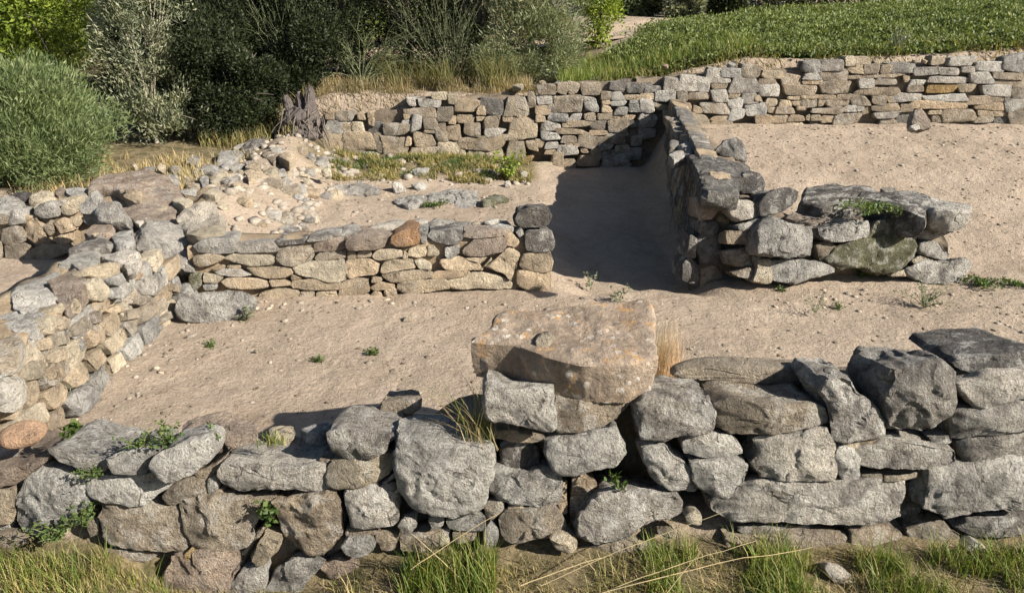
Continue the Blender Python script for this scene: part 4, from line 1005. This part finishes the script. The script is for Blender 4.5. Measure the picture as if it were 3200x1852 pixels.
DK = [(-6.3, 14.0, .7, 1), (-5.1, 12.0, .7, 1), (-4.6, 12.3, .85, 1), (-4.6, 11.6, .75, 1), (-3.95, 11.6, .6, 1), (-4.05, 12.7, 1.0, 1), (-3.35, 12.4, .7, 1), (-5.7, 13.2, .9, 1), (-2.75, 13.1, 1.15, 2), (-1.6, 13.2, 1.15, 2), (-.6, 13.6, 1.1, 2), (-4.9, 15.0, 1.2, 1), (-3.3, 14.5, 1.35, 2), (-1.0, 15.2, 1.3, 2)]
DL = ['dark shrub deep in the thicket behind the silvery olive', 'dark shrub just right of the silvery olive, touching the left bank', 'darkest shrub in the shaded hollow left of the stump', 'low dark shrub on the left bank nearest the rubble wall', 'low dark shrub between the bank and the bare twigs', 'dark shrub behind the bare twigs left of the stump', 'dark shrub directly behind the tree stump, below the loose broom', 'dark shrub filling the gap behind the silvery olive', 'dark shrub rising behind the tree stump', 'dark shrub behind the arching broom stems', 'dark shrub left of the tall grey-green tamarisk', 'dark tree at the back of the thicket, left', 'tall dark tree at the back of the thicket, middle', 'tall dark tree at the back of the thicket, right']
for (x, y, s, k), lab in zip(DK, DL):
    tall = y > 14.5
    bl = [((0, 0, .55 * s), (.95 * s, .75 * s, .75 * s)), ((.2, .1, 1.45 * s), (1.0 * s, .85 * s, .8 * s))] + ([((.1, -.35, 2.4 * s), (1.2 * s, 1.15 * s, .9 * s)), ((.2, -.5, 3.3 * s), (1.2 * s, 1.2 * s, .9 * s))] if k == 2 else [])
    bl += [((random.uniform(-.9, .9) * s, random.uniform(-.5, .3) * s, random.uniform(.4, 2.) * s), [random.uniform(.3, .6) * s] * 3) for _ in range(4)]
    bush('evergreen_tree' if tall else 'evergreen_shrub', lab, 'tree' if tall else 'shrub', gpos(x, y), bl, 42000 if k == 2 else 34000, .055, .022, M_DARK, M_BARK, 18, 'dark evergreens of the thicket', br=.022, shell=.5, gap=-.12, f=1.2, trunk=(1.6 if tall else .8, .09))
for (x, y, s, lab) in [(-13.5, 21, 1.7, 'leftmost tree of the dark row far behind the yellow-green trees'), (-10.2, 20.5, 1.7, 'dark tree of the far row behind the second yellow-green tree'), (-7.2, 19.5, 1.6, 'dark tree of the far row behind the silvery olive'), (-4.2, 19, 1.7, 'dark tree of the far row behind the middle of the thicket'), (-1.4, 18.5, 1.6, 'dark tree of the far row behind the tamarisk')]:
    bush('backdrop_tree', lab, 'tree', gpos(x, y), [((0, 0, .5 * s), (1.05 * s, .8 * s, .7 * s)), ((.2, 0, 1.5 * s), (1.1 * s, .9 * s, .9 * s)), ((-.3, 0, 2.6 * s), (1.1 * s, .9 * s, .8 * s)), ((.8, .1, 1.0 * s), (.6 * s, .6 * s, .6 * s)), ((-.9, .1, 1.2 * s), (.6 * s, .6 * s, .6 * s))], 22000, .10, .045, M_DARK, M_BARK, 14, 'dark trees of the far row', br=.03, shell=.4, gap=-.15, f=1., trunk=(1.8, .13))
bush('tamarisk_tree', 'tall feathery grey-green tamarisk behind the back wall left of the field', 'tree', gpos(.35, 13.2), [((0, 0, .7), (.85, .7, .75)), ((.1, 0, 1.7), (.85, .75, .85)), ((-.35, .2, 2.4), (.9, .8, .9)), ((.25, .1, 3.3), (.9, .9, .9)), ((.35, -.2, .5), (.5, .45, .5)), ((-.6, .2, 4.0), (1.2, 1.0, .8))],
     60000, .10, .014, M_BROOM2, M_GREENTWIG, 40, br=.016, trunk=(1.8, .07), shell=.38, gap=-.28, f=1.8, up=.8)
bush('lime_bush', 'bright lime-green bush beside the dirt track', 'bush', gpos(1.75, 17.0), [((0, 0, .8), (.5, .5, .8)), ((-.15, 0, 2.0), (.6, .6, .9))], 9000, .09, .035, M_LIME, M_BARK, 14, br=.015, gap=-.15)
bush('low_shrub', 'small dull green shrub at the foot of the tall tamarisk, above the back wall', 'shrub', gpos(-.35, 12.75), [((0, 0, .3), (.45, .35, .35)), ((.5, .1, .25), (.4, .3, .3))], 7000, .07, .012, M_BROOM2, M_GREENTWIG, 12, br=.008, shell=.4, gap=-.3, up=.9)

# arching broom with bare green stems, leaning twigs, bare bush, stump
def stems(name, label, cat, base, ends, r, mat, leafmat=None, nl=0, L=.05, W=.02, group=None):
    base = Vector(base); t = thing(name, label, cat, base, group); paths, P, D = [], [], []
    for e, sag in ends:
        pts = arc(base + Vector((random.uniform(-.08, .08), random.uniform(-.08, .08), 0)), e, sag, 9, .05); paths.append((pts, r * random.uniform(.6, 1.2), r * .25))
        for k in range(4):
            i = random.randrange(2, 8); d = (pts[i] - pts[i - 1]).normalized(); e2 = pts[i] + (d + Vector([random.uniform(-.6, .6) for _ in '123'])).normalized() * random.uniform(.12, .4); paths.append((arc(pts[i], e2, .06, 5, .04), r * .5, r * .15))
            for _ in range(nl): q = pts[i] + (e2 - pts[i]) * random.random(); P.append(q); D.append(d + Vector([random.uniform(-.9, .9) for _ in '123']))
    V, F = tubes(paths, 4); link('stems', V, F, mat, t)
    if P:
        P = np.array([tuple(p) for p in P]); D = unit(np.array([tuple(d) for d in D])); V, F = leafquads(P, D, L * rng.uniform(.6, 1.3, len(P)), W * rng.uniform(.7, 1.2, len(P))); link('leaves', V, F, leafmat, t, smooth=False)
    return t
def at(crop, x, y, Y): d = ray(*nat(crop, x, y)); return CAM + d * (Y / d.y)
b0 = gpos(-2.3, 12.55)
stems('broom_shrub', 'broom shrub of arching bare green stems above the dry grass bank', 'shrub', b0, [(at('S', random.uniform(740, 1040), random.uniform(70, 215), random.uniform(12.2, 12.9)), random.uniform(.1, .3)) for _ in range(46)], .009, M_GREENTWIG, M_BROOM, 3, .06, .01)
stems('broom_shrub', 'broom of loose upright grey-green stems behind the leaning twigs, left of the arching broom', 'shrub', gpos(-3.3, 12.7), [(at('S', random.uniform(480, 760), random.uniform(-60, 150), random.uniform(12.2, 12.9)), random.uniform(0, .15)) for _ in range(44)], .007, M_GREENTWIG, M_DARK, 6, .06, .014)
stems('broom_shrub', 'broom of tall green stems between the arching broom and the tamarisk', 'shrub', gpos(-.95, 12.7), [(at('S', random.uniform(960, 1210), random.uniform(-80, 130), random.uniform(12.3, 12.9)), random.uniform(0, .15)) for _ in range(44)], .007, M_GREENTWIG, M_DARK, 6, .06, .014)
b0 = gpos(-3.15, 12.2)
stems('leaning_sapling', 'pale leafy twigs leaning out to the left over the tree stump before the dark thicket', 'sapling', b0, [(at('S', *q), s) for q, s in [((532, 165, 12.1), .12), ((545, 205, 12.0), .1), ((560, 222, 12.0), .05), ((600, 160, 12.2), .1), ((640, 190, 12.1), .08), ((610, 130, 12.3), .06), ((570, 240, 12.0), .02), ((690, 150, 12.4), 0)]], .007, M_TWIG, M_OLIVE, 9, .05, .02)
stems('leafy_sapling', 'tall sapling with pale glinting leaves in front of the dark thicket', 'sapling', gpos(-2.9, 13.0), [(at('S', *q), 0) for q in [((560, 40, 12.9), ), ((600, 10, 13), ), ((680, 60, 12.8), ), ((740, 20, 12.9), ), ((640, 90, 12.7), ), ((500, 60, 13), ), ((800, 40, 12.9), )] for q in [q[0]]], .009, M_TWIG, M_OLIVE, 9, .05, .025)
stems('bare_bush', 'bare brownish twigs of a dead bush in the dark hollow left of the stump', 'bush', gpos(-4.6, 11.9), [(at('S', random.uniform(430, 530), random.uniform(205, 300), random.uniform(11.7, 12.2)), random.uniform(-.05, .1)) for _ in range(16)], .006, M_ROOT)
sb0 = Vector(gpos(-2.95, 11.35)); st = thing('tree_stump', 'old dark tree stump with torn roots at the left end of the back wall', 'stump', sb0)
n = 64; V, F = [], []
def lump(cx, cy, z0, hgt, r0, r1, lean, sd):
    b = len(V); m = 18
    for i in range(m):
        f = i / (m - 1)
        for k in range(n):
            th = 2 * math.pi * k / n; c, s_ = math.cos(th), math.sin(th); q = Vector((c * 1.6, s_ * 1.6, f * 2.2 + sd))
            r = (r0 + (r1 - r0) * f) * (1 + .35 * noise.noise(q) + .25 * noise.noise(q * 2.7) + .16 * noise.noise(q * 6)) * (1 if f < .93 else .7)
            V.append(sb0 + Vector((cx + r * c + lean * f, cy + r * s_, z0 + hgt * f + .06 * noise.noise(q * 3 + Vector((3, 1, 7))) * f)))
        if i: F.extend((b + (i - 1) * n + k, b + (i - 1) * n + (k + 1) % n, b + i * n + (k + 1) % n, b + i * n + k) for k in range(n))
    F.append(tuple(b + (m - 1) * n + k for k in range(n)))
lump(-.03, 0, -.05, .42, .34, .17, .04, 1.); lump(-.10, 0, .22, .30, .10, .045, -.09, 5.); lump(.12, .02, .2, .44, .12, .05, .03, 9.); lump(.02, .05, .22, .33, .10, .04, -.03, 14.)
link('trunk', V, F, M_STUMP, st)
paths = []
for i in range(34):
    th = random.uniform(math.pi * .95, math.pi * 2.05); a = sb0 + Vector((.3 * math.cos(th), .22 * math.sin(th), random.uniform(.08, .38))); paths.append((arc(a, a + Vector((random.uniform(-.3, .25), -random.uniform(.05, .25), -random.uniform(.2, .5))), .1, 6, .08), random.uniform(.008, .022), .004))
V, F = tubes(paths); link('roots', V, F, M_ROOT, st)
# roots hanging over the shaded cross wall face
paths = []
for i in range(40):
    y = 6.9 + 2.0 * random.random() ** 1.3; x = 1.58 + (y - 6.5) * .105 + .05; a = Vector((x - random.uniform(-.02, .04), y, random.uniform(.5, .85))); paths.append((arc(a, a + Vector((random.uniform(-.1, .02), random.uniform(-.15, .15), -random.uniform(.25, .75))), 0, 6, .06), random.uniform(.003, .007), .002))
V, F = tubes(paths, 4); link('hanging_roots', V, F, M_ROOT, spur)

# far trees, hedge shrubs, hills' trees
for i, (x, y, h, w) in enumerate([(6.3, 28, 4.2, 1.1), (7.5, 29.2, 4.6, 1.2), (8.6, 29.8, 4.4, 1.0), (9.7, 31, 4.8, 1.2), (10.8, 31.8, 4.5, 1.1), (11.9, 33, 4.7, 1.2), (13.1, 34, 4.8, 1.2), (14.4, 35.2, 4.6, 1.2), (15.9, 36.5, 4.6, 1.3)]):
    bush('windbreak_tree', 'dark tree of the windbreak row at the far edge of the green field', 'tree', gpos(x, y), [((0, 0, 1.0), (w * .8, .7, 1.0)), ((0, 0, h * .55), (w, .9, h * .3)), ((.1, 0, h * .85), (w * .8, .8, h * .22))], 5000, .2, .1, M_DARK, M_BARK, 6, 'windbreak trees beyond the field', br=.05, trunk=(1.6, .12), gap=-.4)
for i, (x, y, r, m, lab) in enumerate([(3.9, 27.5, .9, M_FAR, 'grey-green shrub across the dirt track, nearest the lime bush'), (5.3, 26.8, .75, M_OLIVE, 'pale rounded shrub in the middle of the far hedge'), (6.5, 25.8, .45, M_DARK, 'small dark shrub at the near end of the windbreak'), (4.6, 31, 1.3, M_FAR, 'larger grey-green shrub behind the pale rounded one'), (2.9, 30, 1.1, M_FAR, 'grey-green shrub half hidden by the lime bush'), (6.0, 33, 1.6, M_FAR, 'tall grey-green tree at the back of the far hedge'), (3.5, 38, 1.8, M_FAR, 'far grey-green tree beyond the track, furthest left of the hedge')]):
    bush('hedge_shrub', lab, 'shrub', gpos(x, y), [((0, 0, r * .8), (r, r * .8, r)), ((r * .4, 0, r * .5), (r * .8, r * .6, r * .6))], 6000, .14, .06, m, M_BARK, 8, br=.03, gap=-.25)
V, F = [], []
for i in range(110):
    a = random.uniform(-1.0, 1.0); d = random.uniform(95, 330); x, y = d * math.sin(a), d * math.cos(a); c = Vector((x, y, gz(x, y) + 2)); s = random.uniform(3, 6) * (1 + d / 300)
    P, D = crown_pts([((c.x, c.y, c.z), (s, s, s * .8))], 260, f=.3, gap=-.5); v, f = leafquads(P, D, np.full(len(P), s * .5), np.full(len(P), s * .3)); f = f + sum(len(q) for q in V); V.append(v); F.append(f)
tag(link('far_woodland', np.vstack(V), np.vstack(F), M_FAR, smooth=False, centre=False), 'distant woodland on the hills beyond the fields', 'woodland', None, 'stuff')

# field crop
n = 60000; u = rng.random(n); yy = 1 / (1 / 11.85 - u * (1 / 11.85 - 1 / 46)); xx = rng.random(n) * (.72 * yy + 1.0 - 1.6) + 1.6
edge = np.interp(yy, [12, 14, 18, 22, 27, 35, 46], [1.9, 1.9, 3.3, 5.5, 8.2, 17.5, 26]); k = xx > edge + .3 * rng.normal(size=n); xx, yy = xx[k], yy[k]
pn = np.array([noise.noise(Vector((a * .55, b * .55, 0))) + .5 * noise.noise(Vector((a * 1.9, b * 1.9, 4))) for a, b in zip(xx, yy)]); pn += .8 * np.array([noise.noise(Vector((a * 4, b * 4, 8))) for a, b in zip(xx, yy)]); hh = np.clip(.26 + .20 * pn, .06, .6) * np.interp(yy, [12, 13.2, 15], [.5, .8, 1.])
m = 9; zz = terrain(xx, yy); P = np.repeat(np.stack([xx, yy, zz], 1), m, 0); Hh = np.repeat(hh, m); sc_ = np.repeat(np.clip(yy / 20, .75, 1.7), m)
P = P + rng.normal(size=P.shape) * np.array([.09, .09, 0]) * sc_[:, None]; P[:, 2] += Hh * rng.random(len(P)) ** .6
D = unit(rng.normal(size=P.shape) * .7 + np.array([0, 0, .8])); V, F = leafquads(P, D, 0.07 * sc_ * rng.uniform(.6, 1.4, len(P)), .034 * sc_ * rng.uniform(.6, 1.4, len(P)))
tag(link('field_crop', V, F, M_CROP, smooth=False, centre=False), 'dense green crop filling the field above the back wall', 'crop', None, 'stuff')

# grasses
def blades(name, label, X, Yv, Z, h, w, lean, mat, cat='grass', kind='stuff', parent=None, ldir=None):
    n = len(X); a = rng.uniform(0, 6.283, n); ln = lean * rng.random(n) ** .7; dx = np.cos(a) * ln; dy = np.sin(a) * ln
    if ldir is not None: dx += ldir[0]; dy += ldir[1]
    b = a + rng.uniform(1., 2.1, n); sx, sy = np.cos(b) * w / 2, np.sin(b) * w / 2; P = np.stack([X, Yv, Z], 1); S = np.stack([sx, sy, 0 * sx], 1)
    def pt(f): return P + np.stack([dx * h * f * f, dy * h * f * f, h * (f - .18 * f * f * np.hypot(dx, dy))], 1)
    a0, a1, a2, a3 = P, pt(.4), pt(.75), pt(1.)
    V = np.stack([a0 - S, a0 + S, a1 + S * .8, a1 - S * .8, a2 + S * .5, a2 - S * .5, a3 + S * .06, a3 - S * .06], 1).reshape(-1, 3); i = np.arange(n)[:, None] * 8
    F = np.vstack([i + [0, 1, 2, 3], i + [3, 2, 4, 5], i + [5, 4, 6, 7]]); o = link(name, V, F, mat, parent, smooth=False)
    return tag(o, label, cat, None, kind) if parent is None else o
def patch(n, x0, x1, y0, y1, thr=-.1, f=2.2, o=0.):
    x = rng.uniform(x0, x1, n); y = rng.uniform(y0, y1, n); k = np.array([noise.noise(Vector((a * f + o, b * f, o))) + .4 * noise.noise(Vector((a * f * 3.1 + o, b * f * 3.1, o))) for a, b in zip(x, y)]) > thr
    x, y = x[k], y[k]; return x, y, terrain(x, y) - .01
x, y, z = patch(7000, -4.2, .3, 11.95, 13.0, -.2); blades('bank_grass', 'mixed dry and green grass along the bank behind the back wall', x, y, z, rng.uniform(.08, .26, len(x)), .010, .8, M_BANK)
x, y, z = patch(5000, -2.9, .4, 11.65, 12.3, -.3); blades('dry_bank_grass', 'short straw-coloured grass on the edge of the bank', x, y, z, rng.uniform(.04, .14, len(x)), .008, .9, M_BANK)
x, y, z = patch(3400, -2.0, .1, 12.0, 12.9, .05); blades('tall_bank_grass', 'tall olive-brown grass below the thicket', x, y, z, rng.uniform(.12, .6, len(x)), .010, .9, M_OLIVEGRASS)
x, y, z = patch(12000, .7, 3.6, 11.9, 14.6, -.4); blades('verge_grass', 'bright green grass between the back wall and the field', x, y, z, rng.uniform(.10, .34, len(x)), .012, .6, M_GRASS)
x, y, z = patch(16000, -2.45, .25, 10.25, 11.35, -.12, 2.6, 3.); blades('weedy_grass', 'short green weeds and grass along the foot of the back wall', x, y, z, rng.uniform(.03, .10, len(x)), .012, 1.1, M_GRASS_MIX)
x, y, z = patch(5000, -2.45, .25, 10.4, 11.35, .12, 3.2, 8.); blades('weedy_grass', 'greener tufts among the weeds along the foot of the back wall', x, y, z, rng.uniform(.04, .12, len(x)), .014, 1.1, M_WEED)
x, y, z = patch(4000, -5.4, -3.4, 8.4, 10.4, .0, 2.); blades('bank_grass', 'thin dry grass on the left bank below the thicket', x, y, z, rng.uniform(.05, .2, len(x)), .008, .8, M_DRY)
x, y, z = patch(2500, -4.3, -2.9, 11.0, 12.2, -.2, 2.); blades('bank_grass', 'pale green grass at the edge of the dark hollow beside the stump', x, y, z, rng.uniform(.08, .3, len(x)), .009, .7, M_GRASS_MIX)
x, y, z = patch(9000, -16, -3, 22, 60, -.5, .3); blades('far_grass', 'sunlit grass far behind the olive tree', x, y, z, rng.uniform(.3, .6, len(x)), .06, .5, M_GRASS)
x, y, z = patch(5000, 1.2, 8.5, 11.6, 12.2, -.15, 1.6, 21.); blades('verge_grass', 'dry and green grass spilling over the head of the layered back wall', x, y, z, rng.uniform(.05, .22, len(x)), .010, 1., M_GRASS_MIX)
# foreground grass
def fg(n, px0, px1, y0, y1, hl, hh, mat, thr, name, label, o=0., w=.0042, lean=.8):
    x0, x1 = (px0 - 1259.5) / 1977 * 3.9, (px1 - 1259.5) / 1977 * 3.9; x, y, z = patch(n, x0, x1, y0, y1, thr, 3.5, o); return blades(name, label, x, y, z, rng.uniform(hl, hh, len(x)) * rng.uniform(.5, 1, len(x)), w, lean, mat)
fg(24000, -60, 2580, 2.4, 3.18, .02, .08, M_GRASS_MIX, -.25, 'foreground_grass', 'thin dry and green grass along the foot of the front wall', 0., .0036, 1.1)
fg(2300, -60, 420, 2.5, 3.16, .06, .22, M_GRASS, -.25, 'foreground_grass', 'fresh green grass at the lower left corner', 12.)
fg(2600, -60, 360, 2.6, 3.12, .05, .17, M_GRASS_MIX, -.25, 'foreground_grass', 'thick grass at the lower left below the big grey block', 2.)
fg(2000, 1000, 1220, 2.75, 3.18, .10, .28, M_GRASS, -.25, 'foreground_grass', 'tall bright green grass below the biggest pale block', 3., .006, .5)
fg(2200, 1150, 1600, 2.65, 3.1, .05, .16, M_GRASS_MIX, -.1, 'foreground_grass', 'tangled green and dry grass under the brown blocks in the middle', 9., .0045, 1.)
fg(2600, 1580, 1950, 2.7, 3.2, .06, .22, M_GRASS, -.1, 'foreground_grass', 'green grass tufts below the boulders right of centre', 4., .005)
fg(6500, 1850, 2600, 2.6, 3.15, .06, .2, M_GRASS, -.05, 'foreground_grass', 'dense green grass in the lower right corner', 5., .005)
fg(1300, 700, 1000, 2.6, 3.05, .06, .18, M_GRASS_MIX, 0., 'foreground_grass', 'sparse upright dry grass between the small stones at the wall foot', 6.)
fg(9000, 200, 2300, 2.55, 3.0, .04, .12, M_DRY, .1, 'foreground_grass', 'flattened straw-coloured grass along the bottom edge', 11., .0032, 1.6)
# straws
for i, (p, q, Y0, Y1) in enumerate([((1330, 1440), (1790, 1255), 2.95, 3.05), ((1500, 1450), (1860, 1330), 2.9, 3.0), ((1480, 1458), (2000, 1345), 2.85, 3.0), ((1130, 1420), (1010, 1310), 3.0, 3.1), ((1010, 1400), (1230, 1260), 3.0, 3.12), ((1280, 1440), (1480, 1370), 2.85, 2.95), ((1640, 1458), (1720, 1360), 2.85, 2.9)]):
    a, b = at('S', *p, Y0), at('S', *q, Y1); a.z = max(a.z, gz(a.x, a.y) + .01); b.z = max(b.z, gz(b.x, b.y) + .015)
    V, F = tubes([(arc(a, b, .02, 10, .010), .0026, .0013)], 5)
    tag(link('straw_stalk', V, F, M_STRAW), ['longest straw stalk slanting up to the right below the boulders', 'straw stalk lying just under the longest one', 'straw stalk lying lowest of those in the right half', 'short straw stalk leaning left in the bright green grass', 'bent straw stalk crossing the foot of the biggest pale block', 'short straw stalk at the bottom centre', 'short steep straw stalk beside the boulders'][i], 'straw stalk', 'dry straw stalks in the foreground grass')

# tufts and weeds
def tuft(name, label, base, n, h, mat, spread=.06, lean=.8, w=.004, ldir=None, cat='grass tuft'):
    base = Vector(base); X = base.x + rng.normal(size=n) * spread; Yv = base.y + rng.normal(size=n) * spread * .6
    o = blades(name, label, X, Yv, np.full(n, base.z), rng.uniform(.45, 1, n) * h, w, lean, mat, cat, None, None, ldir); return o
tuft('dry_grass_tuft', 'tuft of dry straw-coloured grass in the dark gap left of the rusty slab', onz('B', 1040, 500, .5) + Vector((0, .05, -.02)), 46, .40, M_BANK, .05, 1.0, .004, (-.55, .1))
tuft('green_grass_tuft', 'few green blades growing through the dry tuft left of the rusty slab', onz('B', 1050, 480, .5) + Vector((0, .06, -.02)), 30, .4, M_GRASS, .05, .7, .004, (-.35, .1))
tuft('pink_grass_tuft', 'feathery pinkish dry grass at the right side of the rusty slab', onz('E', 2230, 1430, .5) + Vector((.02, .12, -.12)), 480, .5, M_PINKDRY, .05, .35, .0022)
def weed(name, label, base, h, spread, n, mat, L=.035, W=.022, up=.6, group=None, cat='weed'):
    base = Vector(base); t = thing(name, label, cat, base, group); paths, P, D = [], [], []
    for i in range(max(3, n // 14)):
        a = random.uniform(0, 6.28); r = spread * random.random() ** .6; e = base + Vector((r * math.cos(a), r * math.sin(a) * .8, h * random.uniform(.35, 1))); pts = arc(base, e, .12, 6, .08); paths.append((pts, .0025 + .004 * h, .001))
        for k in range(14):
            q = pts[random.randrange(1, 6)]; P.append(q + Vector([random.uniform(-.02, .02) for _ in '123'])); D.append(Vector((random.gauss(0, 1), random.gauss(0, 1), random.gauss(up, .7))))
    V, F = tubes(paths, 4); link('stems', V, F, M_GREENTWIG, t); P = np.array([tuple(p) for p in P]); D = unit(np.array([tuple(d) for d in D]))
    V, F = leafquads(P, D, L * rng.uniform(.6, 1.3, len(P)), W * rng.uniform(.6, 1.3, len(P))); link('leaves', V, F, mat, t, smooth=False); return t
def onwall(crop, x, y, plane, out=.02): return hit(*nat(crop, x, y), plane[0] + plane[1] * out, plane[1])
weed('leafy_weed', 'bushy green weed on top of the front wall above the light oval stone', onz('A', 1080, 500, .5), .11, .11, 200, M_WEED, .024, .014)
weed('leafy_weed', 'low dark green weed creeping left of the bushy one on the front wall', onz('A', 900, 500, .5), .05, .11, 150, M_WEED, .02, .012)
weed('leafy_weed', 'spreading weed with a dry twig on the front wall before the flat grey slab', onz('A', 1400, 480, .48), .06, .13, 110, M_WEED, .022, .013)
tuft('green_grass_tuft', 'small bright green grass tuft among cream rubble on the front wall', onz('A', 1770, 490, .48), 60, .08, M_GRASS, .03, .7, .005)
weed('leafy_weed', 'small bright weed at the left on the front wall near the peach stone', onz('A', 470, 430, .55), .05, .06, 90, M_WEED)
weed('leafy_weed', 'dark creeping weed in the joint right of the rusty-topped left block', onwall('A', 620, 690, FWP), .04, .12, 130, M_WEED, .02, .012)
weed('creeping_plant', 'green creeper trailing over the lower right of the big left block', onwall('A', 540, 1010, FWP, .03), .10, .15, 200, M_WEED, .024, .014)
weed('creeping_plant', 'green creeper at the foot of the big left block', onwall('A', 380, 1110, FWP, .05), .10, .16, 200, M_WEED, .024, .014)
weed('leafy_weed', 'round-leaved green clump in the joint between two brown front-wall blocks', onwall('A', 1750, 990, FWP, .02), .1, .035, 120, M_WEED, .03, .026)
weed('leafy_weed', 'thin green weed in the dark hole right of centre in the front wall', onwall('B', 1950, 800, FWP, .02), .14, .07, 30, M_WEED)
weed('moss_cushion', 'dark green moss draped on the tumbled wall end between its slabs', onz('F', 1480, 330, .66), .05, .30, 800, M_WEED, .03, .02, .3, cat='moss')
weed('moss_cushion', 'bright green moss under the mossy boulder', ground_at('F', 1450, 750), .06, .13, 300, M_WEED, .03, .02, cat='moss')
weed('moss_cushion', 'green mat spreading to the right edge from the tumbled wall end', ground_at('F', 2230, 810), .05, .22, 420, M_WEED, .03, .02, cat='moss')
weed('moss_cushion', 'green mat at the right edge of the picture beside the larger mat', ground_at('F', 2470, 825), .04, .16, 200, M_WEED, .03, .02, cat='moss')
weed('shrublet', 'grey-green spiky shrublet on the soil in front of the tumbled wall end', ground_at('F', 1850, 960), .22, .26, 330, M_GREYWEED, .035, .008, cat='shrub')
weed('shrublet', 'wispy grey-green plant left of the spiky shrublet', ground_at('F', 1140, 1000), .2, .12, 110, M_GREYWEED, .03, .008, cat='shrub')
weed('leafy_weed', 'small leafy plant at the mouth of the shaded passage, right one', ground_at('E', 1940, 930), .17, .09, 80, M_OLIVE, .035, .02)
weed('leafy_weed', 'small leafy plant at the mouth of the shaded passage, left one', ground_at('E', 1760, 850), .16, .06, 50, M_OLIVE, .035, .02)
weed('leafy_weed', 'bright green plant at the foot of the back wall', ground_at('H', 1650, 1170), .38, .22, 420, M_LIME, .05, .03)
for cr, x, y, lab in [('E', 340, 1270, 'tiny green plant on the soil left of the rusty slab'), ('D', 2430, 1270, 'tiny green plant in the middle of the courtyard soil'), ('D', 1370, 1215, 'tiny green plant below the rounded boulder'), ('D', 2070, 1310, 'tiny green sprig left of the middle of the courtyard soil'), ('F', 1290, 965, 'flat green rosette between the wispy plant and the shrublet'), ('F', 920, 855, 'dark green sprig below the pale block of the tumbled wall end'), ('H', 1160, 1340, 'green weed patch in front of the flat paving stones')][:6]: weed('leafy_weed', lab, ground_at(cr, x, y), .03, .06, 70, M_WEED, .025, .014)
weed('leafy_weed', 'green weed patch in front of the flat paving stones', ground_at('H', 1160, 1345), .05, .2, 200, M_WEED)
weed('leafy_weed', 'green sprig at the right end of the rounded boulder', ground_at('D', 1600, 1050), .14, .09, 110, M_GREYWEED, .04, .014)
weed('wispy_plant', 'wispy grey-green plant on the rubble at the foot of the left side wall', ground_at('D', 560, 1420), .30, .28, 240, M_GREYWEED, .03, .008, cat='plant')
weed('wispy_plant', 'wispy grey-green plant lower down by the left end of the front wall', ground_at('A', 350, 300), .25, .2, 200, M_GREYWEED, .03, .008, cat='plant')
weed('wispy_plant', 'bluish grey tuft standing on the back wall before the crop', gpos(5.5, 12.0), .42, .22, 300, M_GREYWEED, .06, .01, 1.2, cat='plant')

# ------------------------------------------------------------------ light
AZ, EL = R(26), R(32)
sd = Vector((math.cos(EL) * math.cos(AZ), -math.cos(EL) * math.sin(AZ), math.sin(EL)))
sl = bpy.data.lights.new('sun', 'SUN'); sl.energy = 5.0; sl.angle = R(.5); sl.color = (1, .93, .82); so_ = bpy.data.objects.new('sun', sl); COL.objects.link(so_)
so_.rotation_euler = sd.to_track_quat('Z', 'Y').to_euler(); so_.location = sd * 30
w = bpy.data.worlds.new('World'); sc.world = w; w.use_nodes = True; nt = w.node_tree; bgn = nt.nodes['Background']
sky = nt.nodes.new('ShaderNodeTexSky'); sky.sky_type = 'NISHITA'; sky.sun_disc = False; sky.sun_elevation = EL; sky.sun_rotation = math.atan2(sd.x, sd.y)
nt.links.new(sky.outputs[0], bgn.inputs[0]); bgn.inputs[1].default_value = .055
sc.view_settings.view_transform = 'Standard'; sc.view_settings.look = 'None'; sc.view_settings.gamma = 1; sc.view_settings.exposure = 1.2
